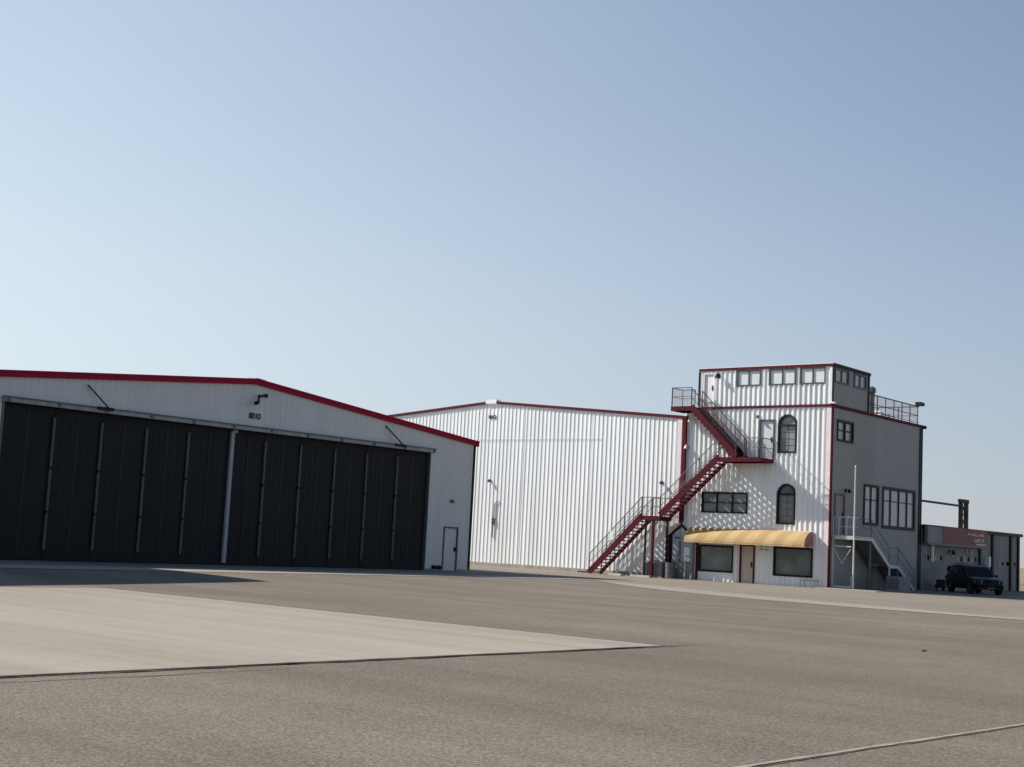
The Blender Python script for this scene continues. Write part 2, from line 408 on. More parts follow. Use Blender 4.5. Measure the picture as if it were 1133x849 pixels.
edge_pts = [(-23.9, 13.0), (-23.7, 9.7), (-21.7, 5.0), (-19.6, .3), (-16.9, -2.8)]
def edge(sy):
    for (s0, x0), (s1, x1) in zip(edge_pts, edge_pts[1:]):
        if s0 <= sy <= s1: return x0 + (x1 - x0) * (sy - s0) / (s1 - s0)
    return edge_pts[0][1] if sy < s0 else edge_pts[-1][1]
ap = sheet('', 0, HX, -2.8, -75, -16.9, .006, .75)
a2 = sheet('', 0, 0, 60, -23.9, -16.9, .006, .75, x0f=edge); ap.add(a2.v, a2.f)
a3 = sheet('', 0, -45, 60, -16.9, 60, .006, 1.5); ap.add(a3.v, a3.f)
struct(ap, 'dusty_pavement', M['apron'])
st = sheet('', 0, -5.2, -2.8, -75, -16.9, .011, .6)
s2 = sheet('', 0, 0, 4.5, -23.9, -16.9, .011, .6, x0f=edge, x1f=lambda sy: edge(sy) + 4.5 + max(0, (-17.5 - sy)) * 1.2); st.add(s2.v, s2.f)
s3 = sheet('', 0, 19, 60, -23.9, -17.4, .011, 1.5); st.add(s3.v, s3.f)
struct(st, 'pavement_strip', M['strip'])
cs = sheet('', 0, 5.0, 20.68, -120, -47.75, .014, 1.2); struct(cs, 'concrete_slab', M['concrete'])
# dark tar joint along the slab's near edge, running on past its corner, with a second thin crack beside it
def wavy(x, y0, y1, w, z, amp, step=.25, thin_end=None, lean=0.0):
    mb = MB(); n = int(abs(y1 - y0) / step); vs = []
    for j in range(n + 1):
        y = y0 + (y1 - y0) * j / n
        c = x + lean * (y + 55.4) + amp * (math.sin(y * 1.7) * .5 + math.sin(y * 4.3 + 1) * .35 + random.uniform(-.4, .4))
        ww = w * (1 + random.uniform(-.35, .35))
        if thin_end is not None: ww *= max(.12, min(1, abs(y1 - y) / thin_end))
        vs += [(c - ww / 2, y, z), (c + ww / 2, y, z)]
    return mb.add(vs, [(2 * j, 2 * j + 1, 2 * j + 3, 2 * j + 2) for j in range(n)])
struct(wavy(20.74, -75, -46.2, .085, .018, .02, thin_end=2.5), 'pavement_joint_line', M['tar'])
struct(wavy(21.15, -70, -55.5, .03, .005, .06, thin_end=3), 'pavement_crack_line', M['seam_dark'])
struct(wavy(28.26, -72, -30, .055, .008, .008, step=.15, lean=.058), 'pavement_seam_line', M['seam_light'])
struct(wavy(28.306, -72, -30, .024, .005, .02, step=.12, lean=.058), 'pavement_seam_line', M['seam_dark'])
t_edge = MB(); jy = -47.72; t_edge.quad((5.0, jy, .018), (20.7, jy, .018), (20.7, jy + .05, .018), (5.0, jy + .05, .018)); struct(t_edge, 'pavement_joint_line', M['tar'])

# ================================================================== HANGAR WITH DARK DOORS
def u2y(u): return HY - u                                     # distance from its right corner along the facade -> sy
def hangar_shell(root, mpf, mk_sidewalls, length, width, eave, ridge):
    pass
h1 = thing('hangar', (HX, HY, 0), 'pale grey hangar with a wide row of charcoal sliding doors and dark red roof edge', 'hangar')
W1, RID, EAV, RZ = 29.4, 14.7, 6.50, 7.90
f1 = mk_side(HX)                                              # a = sy
def top1(a):
    u = HY - a; return EAV + (RZ - EAV) * (1 - abs(u - RID) / RID)
DU0, DU1, DZ = 3.36, 26.38, 5.74
PD0, PD1 = 1.05, 2.0
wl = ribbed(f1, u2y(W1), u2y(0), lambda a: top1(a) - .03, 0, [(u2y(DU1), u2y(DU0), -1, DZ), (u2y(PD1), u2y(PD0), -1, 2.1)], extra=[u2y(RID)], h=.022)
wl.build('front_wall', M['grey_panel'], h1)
D1 = 38.0
sw = ribbed(mk_back(HY), HX - D1, HX - .02, EAV - .03); sw.build('side_wall', M['white_panel'], h1)
sw = ribbed(mk_front(u2y(W1)), HX - D1, HX - .02, EAV - .03); sw.build('side_wall', M['white_panel'], h1)
bw = ribbed(mk_left(HX - D1), u2y(W1), u2y(0), lambda a: top1(a) - .03, extra=[u2y(RID)]); bw.build('rear_wall', M['white_panel'], h1)
# roof: two pitched slabs
def pitched(parent, corner_x0, corner_x1, ya, yr, yb, ze, zr, th=.08):
    r = MB()
    for (y0, z0, y1, z1) in ((ya, ze, yr, zr), (yr, zr, yb, ze)):
        r.add([(corner_x0, y0, z0), (corner_x1, y0, z0), (corner_x1, y1, z1), (corner_x0, y1, z1),
               (corner_x0, y0, z0 - th), (corner_x1, y0, z0 - th), (corner_x1, y1, z1 - th), (corner_x0, y1, z1 - th)],
              [(0, 1, 2, 3), (4, 7, 6, 5), (0, 4, 5, 1), (2, 6, 7, 3), (1, 5, 6, 2), (0, 3, 7, 4)])
    return r
sl = (RZ - EAV) / RID
pitched(h1, HX - D1, HX, u2y(W1 + .18), u2y(RID), u2y(-.18), EAV - sl * .18 + .03, RZ + .03).build('roof', M['roof'], h1)
rk = MB()
for (ua, ub) in ((-.16, RID), (RID, W1 + .16)):
    za = EAV + sl * ua if ub == RID else RZ; zb = RZ if ub == RID else EAV - sl * .16
    if ub == RID: za = EAV - sl * .16
    ya, yb = u2y(ua), u2y(ub)
    for (o0, o1, d0, d1_) in ((0.0, .14, .07, -.15), (.14, .17, .10, .02)):
        rk.add([(HX + o0, ya, za + d0), (HX + o1, ya, za + d0), (HX + o1, yb, zb + d0), (HX + o0, yb, zb + d0),
                (HX + o0, ya, za + d1_), (HX + o1, ya, za + d1_), (HX + o1, yb, zb + d1_), (HX + o0, yb, zb + d1_)],
               [(0, 1, 2, 3), (4, 7, 6, 5), (0, 4, 5, 1), (2, 6, 7, 3), (1, 5, 6, 2), (0, 3, 7, 4)])
rk.build('rake_trim', M['red_trim'], h1, 'dark red trim along the roof edge')
rc = MB(); rc.add([(HX - .1, u2y(RID) - .5, RZ + .075), (HX + .18, u2y(RID) - .5, RZ + .075), (HX + .18, u2y(RID), RZ + .125), (HX - .1, u2y(RID), RZ + .125), (HX + .18, u2y(RID) + .5, RZ + .075), (HX - .1, u2y(RID) + .5, RZ + .075)],
                  [(0, 1, 2, 3), (3, 2, 4, 5)]); rc.build('ridge_cap', M['galv'], h1)
ct = MB(); ct.box(HX - .10, HX + .035, u2y(0) + .002, u2y(0) + .05, 0, EAV - .16); ct.box(HX + .002, HX + .035, u2y(.10), u2y(0) + .002, 0, EAV - .16); ct.build('corner_trim', M['black'], h1, 'black corner trim and downpipe')
gt = MB(); gt.box(HX - D1, HX + .12, u2y(0) + .05, u2y(0) + .19, EAV - .18, EAV + .0); gt.build('gutter', M['red_trim'], h1)
for (q0, q1) in ((0, PD0 - .07), (PD1 + .07, DU0)):
    ff = MB(); ff.box(HX - .05, HX + .045, u2y(q1), u2y(q0), 0, .10); ff.build('footing', M['footing'], h1)
# header track with its two rails
tr = MB(); tr.box(HX + .03, HX + .30, u2y(DU1 + .12), u2y(DU0 - .1), DZ - .02, DZ + .13); tr.build('door_track', M['track'], h1)
tr = MB(); tr.box(HX + .03, HX + .34, u2y(DU1 + .12), u2y(DU0 - .1), DZ + .135, DZ + .19)
for k in range(12):
    u = DU0 + k * (DU1 - DU0) / 11; tr.box(HX + .30, HX + .35, u2y(u) - .05, u2y(u) + .05, DZ + .0, DZ + .13)
tr.build('track_cover', M['galv_dark'], h1)
jm = MB(); jm.box(HX - .3, HX + .05, u2y(DU1) - .08, u2y(DU1) + .0, 0, DZ - .02); jm.build('door_jamb', M['galv_dark'], h1); jm = MB(); jm.box(HX - .3, HX + .05, u2y(DU0), u2y(DU0) + .05, 0, DZ - .02); jm.build('door_jamb', M['galv_dark'], h1)
# eleven door leaves, seams measured along the facade
seams = [3.38, 5.56, 7.61, 9.66, 11.76, 13.82, 15.69, 17.95, 20.03, 22.12, 24.22, 26.36]
for k in range(11):
    ua, ub = seams[k], seams[k + 1]; dep = -.12
    lf = ribbed(mk_side(HX + dep), u2y(ub) - .03, u2y(ua) + .03, DZ - .03, .03, pitch=.305, h=.018)
    mbox(lf, mk_side(HX + dep), u2y(ub) - .03, u2y(ua) + .03, -.10, -.004, .03, DZ - .03)
    leaf = lf.build('door_leaf', M['door_black'], h1)
    md = MB(); mbox(md, mk_side(HX + dep), (u2y(ua) + u2y(ub)) / 2 - .03, (u2y(ua) + u2y(ub)) / 2 + .03, .0, .026, .4, DZ - .25); md.build('rib', M['rib_black'], leaf)
    if k < 10:
        es = MB(); mp = mk_side(HX + dep + .02); c = u2y(ub)
        if k == 5:
            mbox(es, mp, c - .085, c + .085, .0, .11, .10, DZ - .10); mbox(es, mp, c - .02, c + .22, .11, .13, DZ - .16, DZ - .05)
            es.build('edge_strip', M['strip_light'], leaf, 'light grey strip where the doors meet')
        else:
            for (z0, z1) in ((.42, 1.78), (1.86, 3.42), (3.52, DZ - .38)): mbox(es, mp, c - .045, c + .045, .0, .07, z0, z1)
            es.build('edge_strip', M['strip_grey'], leaf)
            for z in (1.82, 3.47):
                hg = MB(); mbox(hg, mp, c - .075, c + .075, .0, .10, z - .035, z + .035); hg.build('hinge', M['black'], leaf)
# braces above the doors
for (u0, z0, u1, z1) in ((22.98, 6.74, 22.2, 5.9), (6.62, 6.74, 5.72, 5.9)):
    br = MB(); br.bar((HX + .06, u2y(u0), z0), (HX + .42, u2y(u1), z1), .05, .05); br.bar((HX + .36, u2y(u1) - .45, z1 - .02), (HX + .36, u2y(u1) + .25, z1 - .02), .10, .12)
    br.build('track_brace', M['frame_dark'], h1)
# small door, knob, hose taps and lamps
pd = MB(); mp = f1
mbox(pd, mp, u2y(PD1) - .07, u2y(PD1), -.06, .06, 0, 2.17); mbox(pd, mp, u2y(PD0), u2y(PD0) + .07, -.06, .06, 0, 2.17); mbox(pd, mp, u2y(PD1), u2y(PD0), -.06, .06, 2.1, 2.17)
pf = MB(); mbox(pf, mp, u2y(PD1) + .003, u2y(PD0) - .003, -.05, -.005, .01, 2.097)
pdo = pf.build('door', M['grey_door'], h1); pd.build('frame', M['frame_grey'], pdo)
kn = MB(); kn.tube([mp(u2y(PD0) - .10, -.005, 1.06), mp(u2y(PD0) - .10, .06, 1.06), mp(u2y(PD0) - .10, .10, 1.06)], [.06, .075, .05], 10); mbox(kn, mp, u2y(PD0) - .16, u2y(PD0) - .05, -.004, .01, .95, 1.18); kn.build('handle', M['black'], pdo)
for u in (2.35, 2.72):
    kb = MB(); kb.tube([f1(u2y(u), .03, .16), f1(u2y(u), .14, .16), f1(u2y(u), .2, .12)], [.10, .11, .08], 10); kb.build('hose_tap', M['black'], h1)
wall_lamp(h1, f1, u2y(1.62), 3.45, s=.7)
# floodlight on a crooked bracket under the ridge, and the building number
fl = MB(); c = u2y(14.6)
fl.tube([f1(c + .55, .05, 7.33), f1(c + .18, .16, 7.28), f1(c - .02, .22, 7.24), f1(c - .06, .25, 7.02)], .045, 8)
fl.tube([f1(c + .26, .13, 7.27), f1(c + .0, .2, 7.25)], [.04, .07], 8)
fl.tube([f1(c - .02, .22, 7.02), f1(c - .20, .34, 6.94), f1(c - .34, .40, 6.90)], [.06, .085, .08], 10)
mbox(fl, f1, c + .45, c + .62, 0.02, .06, 7.25, 7.41)
fl.build('floodlight', M['black'], h1)
text_part('8010', .36, M['ink'], h1, 'number', (HX + .03, u2y(14.62), 6.27), 'side', width=.92)
# added black sheet behind the leaves, its colour standing in for a dark interior
fp = MB(); fp.box(HX - .6, HX - .56, u2y(DU1) - .2, u2y(DU0) + .2, 0, DZ + .2); fp.build('dark_backing', M['black'], h1)

# neighbouring hangar standing just past the left edge of the view; its shadow crosses the apron
NX, NY = HX + .45, u2y(30.7)
nb = thing('hangar', (NX, NY, 0), 'tall white hangar out of view next to the charcoal door hangar', 'hangar')
NW, NE, NR, ND = 30.0, 11.0, 14.0, 36.0
def topn(a): return NE + (NR - NE) * (1 - abs((NY - a) - NW / 2) / (NW / 2))
ribbed(mk_side(NX), NY - NW, NY, lambda a: topn(a) - .03, 0, [(NY - 26, NY - 4, -1, 8.0)], extra=[NY - NW / 2]).build('front_wall', M['white_panel'], nb)
for kk, mm in ((NY, mk_back), (NY - NW, mk_front)): ribbed(mm(kk), NX - ND, NX - .02, NE - .03).build('side_wall', M['white_panel'], nb)
ribbed(mk_left(NX - ND), NY - NW, NY, lambda a: topn(a) - .03, extra=[NY - NW / 2]).build('rear_wall', M['white_panel'], nb)
pitched(nb, NX - ND, NX + .1, NY + .05, NY - NW / 2, NY - NW - .05, NE + .03, NR + .03).build('roof', M['roof'], nb)
for k in range(8):
    lf = ribbed(mk_side(NX - (.1 if k % 2 else .22)), NY - 26 + k * 2.75, NY - 26 + (k + 1) * 2.75, 7.98, .03, h=.018); lf.build('door_leaf', M['door_black'], nb)

# ================================================================== WHITE HANGAR BEHIND
h2 = thing('hangar', (-9.2, 0.0, 0), 'white ribbed steel hangar in sunlight between the charcoal door hangar and the tower', 'hangar')
fr = mk_front(0.0)
U2R, U2W = -23.55, 14.35; E2, R2 = 9.17, 10.36; X2R, X2L = -9.2, -37.9
def top2(a): return R2 - (R2 - E2) * abs(a - U2R) / U2W
ribbed(fr, X2L, X2R, lambda a: top2(a) - .02, .22, extra=[U2R], h=.027).build('front_wall', M['white_panel'], h2)
D2 = 13
ribbed(mk_left(X2L), 0.02, D2, E2 - .02).build('side_wall', M['white_panel'], h2)
ribbed(mk_side(X2R), .02, D2, E2 - .02, h=.02).build('side_wall', M['white_panel'], h2)
ribbed(mk_back(D2), X2L, X2R, lambda a: top2(a) - .02, extra=[U2R]).build('rear_wall', M['white_panel'], h2)
r2 = MB()
for (xa, za, xb, zb) in ((X2L - .1, E2, U2R, R2), (U2R, R2, X2R, E2)):
    r2.add([(xa, 0, za + .02), (xb, 0, zb + .02), (xb, D2, zb + .02), (xa, D2, za + .02), (xa, 0, za - .06), (xb, 0, zb - .06), (xb, D2, zb - .06), (xa, D2, za - .06)],
           [(0, 1, 2, 3), (4, 7, 6, 5), (0, 4, 5, 1), (1, 5, 6, 2), (2, 6, 7, 3), (3, 7, 4, 0)])
r2.build('roof', M['roof'], h2)
rk = MB()
for (xa, za, xb, zb) in ((X2L - .1, E2, U2R - .45, R2 - .037), (U2R + .45, R2 - .037, X2R, E2)):
    rk.add([(xa, -.12, za + .06), (xb, -.12, zb + .06), (xb, -.002, zb + .06), (xa, -.002, za + .06), (xa, -.12, za - .10), (xb, -.12, zb - .10), (xb, -.002, zb - .10), (xa, -.002, za - .10)],
           [(0, 1, 2, 3), (4, 7, 6, 5), (0, 4, 5, 1), (1, 5, 6, 2), (2, 6, 7, 3), (3, 7, 4, 0)])
rk.build('rake_trim', M['red_dark'], h2)
rc = MB(); rc.box(U2R - .44, U2R + .44, -.15, .3, R2 - .12, R2 + .14); rc.build('ridge_cap', M['white_gloss'], h2)
fo = MB(); fo.box(X2L, X2R, -.05, .05, 0, .218); fo.build('footing', M['footing'], h2)
ll = MB(); ll.box(X2L, -14.9, -.050, -.037, 7.93, 7.96); ll.build('panel_lap', M['galv'], h2)
for a in (-20.9, -15.6): 
    cv = MB(); cv.box(a - .02, a + .02, -.046, -.037, .3, top2(a) - .2); cv.build('panel_joint', M['galv'], h2)
ctr = MB(); ctr.box(X2R - .34, X2R - .06, -.075, -.002, .22, E2 - .14); ctr.build('corner_trim', M['pink_trim'], h2, 'pale pinkish corner trim')
text_part('8012', .30, M['ink'], h2, 'number', (-23.45, -.05, 9.30), 'front', width=1.05)
wall_lamp(h2, fr, -23.4, 5.35, s=.8, m=M['rail_grey'])
cb = MB(); mbox(cb, fr, -23.02, -22.84, .035, .12, 2.6, 3.0); cb.tube([fr(-22.9, .07, 3.0), fr(-22.88, .07, 3.9), fr(-22.6, .07, 4.1)], .03, 6); cb.tube([fr(-22.93, .07, 2.6), fr(-22.95, .07, 1.8)], .03, 6); cb.build('junction_box', M['rail_grey'], h2)
wall_lamp(h2, fr, -10.5, 5.4, s=.8, m=M['rail_grey'])

# ================================================================== TOWER BUILDING
tw = thing('tower_building', (0, 0, 0), 'white and grey control tower building with arched windows, red trim and a yellow awning', 'building')
BZ, PZ = 9.62, 11.78          # main roof trim, penthouse roof
FL = -9.12                    # left end of the front
def archtop(a0, a1, zs):
    c, r = (a0 + a1) / 2, (a1 - a0) / 2
    return lambda a: zs + math.sqrt(max(0, r * r - (a - c) ** 2))
AR1 = (-3.17, -2.02, 7.10, 8.62); AR2 = (-3.10, -1.98, 3.26, 4.88)
ops = [(AR1[0], AR1[1], AR1[2], archtop(AR1[0], AR1[1], AR1[3])), (AR2[0], AR2[1], AR2[2], archtop(AR2[0], AR2[1], AR2[3])),
       (-4.32, -3.36, 6.82, 8.93), (-7.82, -4.90, 3.76, 4.93), (-7.90, -5.66, .50, 1.98), (-5.28, -4.34, -1, 2.10), (-3.22, -.90, .50, 2.06)]
ribbed(fr, FL, -.28, BZ, 0, ops, h=.05).build('front_wall', M['white_panel'], tw)
pops = [(-5.84, -4.30, 10.80, 11.72), (-3.82, -2.17, 10.80, 11.72), (-1.95, -.40, 10.80, 11.72), (-7.95, -7.20, 9.75, 11.62)]
ribbed(fr, -8.2, -.16, PZ, 9.70, pops, h=.05).build('penthouse_front_wall', M['white_panel'], tw)
sd = mk_side(0.0)
sops = [(.57, 2.56, 7.80, 8.96), (4.02, 5.92, 3.50, 5.74), (6.40, 10.92, 3.40, 5.76), (.50, 1.70, 2.90, 5.02)]
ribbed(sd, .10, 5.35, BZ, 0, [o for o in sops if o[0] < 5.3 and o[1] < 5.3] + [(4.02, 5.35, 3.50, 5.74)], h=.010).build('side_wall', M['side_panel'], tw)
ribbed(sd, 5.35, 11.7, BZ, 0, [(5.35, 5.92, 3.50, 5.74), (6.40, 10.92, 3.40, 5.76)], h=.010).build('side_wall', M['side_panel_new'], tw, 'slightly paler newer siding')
psops = [(.16, 1.84, 10.88, 11.70), (2.48, 4.02, 10.88, 11.70)]
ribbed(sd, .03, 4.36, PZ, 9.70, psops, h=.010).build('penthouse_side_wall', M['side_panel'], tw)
ribbed(mk_left(-8.2), .0, 4.36, PZ, 9.70).build('penthouse_side_wall', M['white_panel'], tw)
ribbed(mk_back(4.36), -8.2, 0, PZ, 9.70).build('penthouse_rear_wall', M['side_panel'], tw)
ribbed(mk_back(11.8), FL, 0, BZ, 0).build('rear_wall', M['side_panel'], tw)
ribbed(mk_left(FL), 0, 11.8, BZ, 0).build('side_wall', M['white_panel'], tw)
rf = MB(); rf.box(FL, 0, 0.0, 11.8, BZ - .02, BZ + .06); rf.build('roof', M['roof'], tw)
rf = MB(); rf.box(-8.2, 0, 0.0, 4.36, PZ - .02, PZ + .05); rf.build('penthouse_roof', M['roof'], tw)
tm = MB(); tm.box(FL + .9, .07, -.09, -.002, BZ - .05, BZ + .08); tm.box(.002, .09, -.002, 11.95, BZ - .07, BZ + .08); tm.box(-.1, .2, 11.8, 12.0, BZ - .12, BZ + .06)
tm.build('roof_trim', M['red_dark'], tw, 'dark red trim at the main roof')
tm = MB(); tm.box(-8.26, .06, -.09, -.002, PZ - .04, PZ + .09); tm.build('penthouse_trim', M['red_dark'], tw); tm = MB(); tm.box(-8.26, .06, -.10, .0, PZ + .092, PZ + .13); tm.build('penthouse_cap', M['pink_trim'], tw)
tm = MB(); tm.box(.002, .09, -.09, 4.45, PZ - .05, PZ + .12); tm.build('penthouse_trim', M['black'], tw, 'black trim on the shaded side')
co = MB(); co.box(-.28, -.02, -.055, -.002, 0, BZ - .06); co.build('corner_trim', M['pink_trim'], tw, 'pale pink corner trim')
co = MB(); co.box(-.02, .055, -.06, .10, 0, BZ - .09); co.build('corner_trim', M['red_dark'], tw, 'dark red corner trim')
co = MB(); co.box(-.16, -.02, -.055, -.002, 9.73, PZ - .07); co.build('corner_trim', M['white_trim'], tw)
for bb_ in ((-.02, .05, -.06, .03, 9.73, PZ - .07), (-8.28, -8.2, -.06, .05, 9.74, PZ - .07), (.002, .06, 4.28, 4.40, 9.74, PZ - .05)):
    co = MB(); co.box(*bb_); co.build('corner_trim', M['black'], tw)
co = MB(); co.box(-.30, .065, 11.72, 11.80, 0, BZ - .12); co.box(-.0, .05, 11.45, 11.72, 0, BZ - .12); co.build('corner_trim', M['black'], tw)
ls = MB(); ls.box(-.10, .18, -.14, .10, BZ + .105, BZ + .19); ls.build('corner_cap', M['white_trim'], tw)
# windows and doors
arch_window(tw, fr, AR1[0], AR1[1], AR1[2], AR1[3], M['glass_grey'], M['glass_grey'], M['frame_dark'])
arch_window(tw, fr, AR2[0], AR2[1], AR2[2], AR2[3], M['glass_grey'], M['glass_green'], M['frame_dark'])
for p in pops[:3]: window(tw, fr, p[0], p[1], p[2], p[3], M['glass_blind'], M['frame_grey'], 2, fw=.085, deep=.05)
window(tw, fr, -7.82, -4.90, 3.76, 4.93, M['glass_grey'], M['frame_dark'], 3, [.5], fw=.09)
window(tw, fr, -7.90, -5.66, .50, 1.98, M['glass_green'], M['frame_dark'], 1, fw=.10, name='shop_window')
window(tw, fr, -3.22, -.90, .50, 2.06, M['glass_green'], M['frame_dark'], 1, fw=.10, name='shop_window')
window(tw, sd, .57, 2.56, 7.80, 8.96, M['glass_side'], M['frame_dark'], 2, [.52], fw=.12)
window(tw, sd, 4.02, 5.92, 3.50, 5.74, M['glass_side'], M['frame_dark'], 2, [.62], fw=.14, deep=.06)
window(tw, sd, 6.40, 10.92, 3.40, 5.76, M['glass_side'], M['frame_dark'], 4, [.66], fw=.18, deep=.06)
for p in psops: window(tw, sd, p[0], p[1], p[2], p[3], M['glass_side'], M['frame_grey'], 2, fw=.10, deep=.06)
def door(parent, mp, a0, a1, z0, z1, leafm, framem, fw=.08, handle_side=1, light=None, deep=.06):
    lf = MB(); mbox(lf, mp, a0 + fw + .003, a1 - fw - .003, -deep, -deep + .045, z0 + .01, z1 - fw - .003); d = lf.build('door', leafm, parent)
    fm = MB(); mbox(fm, mp, a0, a0 + fw, -deep - .02, .055, z0, z1); mbox(fm, mp, a1 - fw, a1, -deep - .02, .055, z0, z1); mbox(fm, mp, a0 + fw, a1 - fw, -deep - .02, .055, z1 - fw, z1); fm.build('frame', framem, d)
    hd = MB(); hx = a1 - fw - .12 if handle_side > 0 else a0 + fw + .12
    mbox(hd, mp, hx - .035, hx + .035, -deep + .046, -deep + .07, z0 + .88, z0 + 1.16); hd.tube([mp(hx, -deep + .07, z0 + 1.0), mp(hx, -deep + .13, z0 + 1.0)], .035, 8); hd.build('handle', M['black'], d)
    return d
door(tw, fr, -4.32, -3.36, 6.82, 8.93, M['pale_door'], M['frame_grey'], .085)
gd = door(tw, fr, -5.28, -4.34, 0, 2.10, M['beige_door'], M['red'], .09)
door(tw, fr, -7.95, -7.20, 9.75, 11.62, M['white_door'], M['white_trim'], .06)
door(tw, sd, .50, 1.70, 2.90, 5.02, M['side_panel'], M['rail_red'], .09)
jr = MB(); jr.box(-8.06, -7.92, -.06, -.037, 0, 2.1); jr.build('jamb_trim', M['red_dark'], tw)
jr = MB(); jr.box(-5.62, -5.40, -.05, -.037, 0, 2.1); jr.build('jamb_trim', M['white_trim'], tw)
wall_lamp(tw, fr, -4.40, 9.10, s=.8, m=M['galv_dark']); wall_lamp(tw, fr, -8.6, 9.0, s=1.2, m=M['white_gloss']); wall_lamp(tw, sd, 1.78, 5.22, s=1.0, m=M['black'])
wall_lamp(tw, fr, -8.85, 7.45, s=1.0, m=M['galv'])
wall_lamp(tw, fr, -6.95, 11.45, s=1.2, m=M['frame_dark'])
# awning: quarter barrel on a frame
AW0, AW1, AWZ, AWB, AWD = -8.25, -.88, 2.93, 2.14, 1.02
N = 12; prof = [(-.04 - AWD * math.sin(t), AWB + (AWZ - AWB) * math.cos(t)) for t in [math.pi / 2 * i / N for i in range(N + 1)]]
aw = MB(); nx = 30; vs = []
for i in range(nx + 1):
    x = AW0 + (AW1 - AW0) * i / nx; sag = .014 * math.sin(i * math.pi * 9.2 / nx) ** 2
    for k, (y, z) in enumerate(prof): vs.append((x, y + sag * (1 if 0 < k < N else 0), z - sag * .6 * (1 if 0 < k < N else 0)))
    vs.append((x, prof[-1][0] - .005, AWB - .06 - random.uniform(0, .012)))
K = N + 2
aw.add(vs, [(i * K + k, i * K + k + 1, (i + 1) * K + k + 1, (i + 1) * K + k) for i in range(nx) for k in range(K - 1)])
awn = aw.build('awning', M['awning'], tw, 'yellow curved fabric awning', smooth=True)
for x in (AW0 + .004, AW1 - .004):
    e = MB(); vs = [(x, y, z) for (y, z) in prof] + [(x, -.04, AWB)]; e.add(vs, [tuple(range(len(vs)))]); e.build('end_panel', M['awning_in'], awn)
e = MB()
for x in (AW0 + .1, AW0 + 2.4, AW0 + 4.9, AW1 - .1): e.bar((x, -.04, AWB + .02), (x, -AWD - .03, AWB + .02), .04, .04)
e.bar((AW0 + .1, -AWD - .02, AWB - .0), (AW1 - .1, -AWD - .02, AWB - .0), .04, .04); e.build('awning_frame', M['galv_dark'], awn)
ah = MB(); ah.box(AW0, AW1, -.045, -.038, AWZ, AWZ + .02); ah.build('awning_rail', M['white_trim'], awn)
# faded red marks on the wall right of the door (unreadable)
mk = MB()
random.seed(3)
for (z0, h, a0, a1) in ((2.02, .05, -4.15, -3.42), (1.84, .07, -4.05, -3.5)):
    a = a0
    while a < a1:
        w = random.uniform(.04, .09); mbox(mk, fr, a, a + w, .037, .045, z0, z0 + h * random.uniform(.6, 1)); a += w + random.uniform(.02, .05)
mk.build('wall_lettering', M['marks_red'], tw, 'small faded red lettering, worn past reading')
# downpipe at the left end with its crooked black lower run
dp = MB(); dp.box(FL - .02, FL + .20, -.20, -.05, 3.18, 9.12); dp.box(FL - .06, FL + .24, -.22, -.04, 9.0, 9.2); dpo = dp.build('downpipe', M['red_dark'], tw)
lo = MB(); lo.tube([(FL + .09, -.13, 3.2), (FL + .09, -.13, 3.0), (FL - .62, -.15, 2.42)], .075, 8); lo.tube([(FL + .09, -.13, 3.05), (FL + .45, -.12, 2.72)], .065, 8)
lo.tube([(FL - .62, -.15, 2.44), (FL - .62, -.15, .85)], .14, 10); lo.build('elbow', M['black'], dpo)
# roof railing, flue and floodlight along the right side of the flat roof
rr = MB(); py = [4.5 + i * 1.12 for i in range(7)]
for y in py: rr.tube([(-.05, y, BZ + .1), (-.05, y, BZ + 1.15)], .032, 6)
for z, rad in ((1.15, .035), (.62, .022), (.18, .02)): rr.tube([(-.05, 4.5, BZ + z), (-.05, 11.3, BZ + z)], rad, 6)
for y in [11.3]:
    for z, rad in ((1.15, .035), (.62, .022)): rr.tube([(-.05, y, BZ + z), (-8.9, y, BZ + z)], rad, 6)
    for x in [-1.3 * k for k in range(1, 7)]: rr.tube([(x, y, BZ + .1), (x, y, BZ + 1.15)], .032, 6)
rro = rr.build('roof_railing', M['rail_grey'], tw)
bl = MB()
y = 4.6
while y < 11.3: bl.tube([(-.05, y, BZ + .16), (-.05, y, BZ + 1.13)], .008, 4, False); y += .11
bl.build('balusters', M['rail_red'], rro)
fu = MB(); fu.tube([(-.45, 5.75, BZ), (-.45, 5.75, BZ + 1.35)], .17, 12); fu.tube([(-.45, 5.75, BZ + 1.35), (-.45, 5.75, BZ + 1.40), (-.45, 5.75, BZ + 1.62), (-.45, 5.75, BZ + 1.72)], [.2, .24, .22, .06], 12); fu.build('flue', M['galv_dark'], tw)
fd = MB(); fd.tube([(-.05, 11.3, BZ + 1.1), (-.05, 11.3, BZ + 1.32)], .035, 6); fd.box(-.18, .16, 11.15, 11.75, BZ + 1.22, BZ + 1.42); fd.build('floodlight', M['frame_dark'], tw)
pb = MB(); pb.box(-.9, -.1, 4.42, 4.6, BZ + .06, BZ + .85); pb.build('parapet_box', M['galv_dark'], tw)

for (y, nm) in ((6.9, 0), (7.75, 1)):
    t = thing('roof_vent', (-.62, y, BZ + .06), ('white box vent on the flat tower roof, nearer the flue', 'white box vent on the flat tower roof, farther from the flue')[nm], 'roof vent')
    v = MB(); v.box(-.9, -.3, y - .27, y + .27, BZ + .06, BZ + .36); v.build('body', M['white_gloss'], t)
    v = MB(); v.add([(-.95, y - .32, BZ + .36), (-.25, y - .32, BZ + .36), (-.25, y + .32, BZ + .36), (-.95, y + .32, BZ + .36), (-.6, y, BZ + .5)], [(0, 1, 4), (1, 2, 4), (2, 3, 4), (3, 0, 4), (0, 3, 2, 1)]); v.build('cap', M['white_gloss'], t)

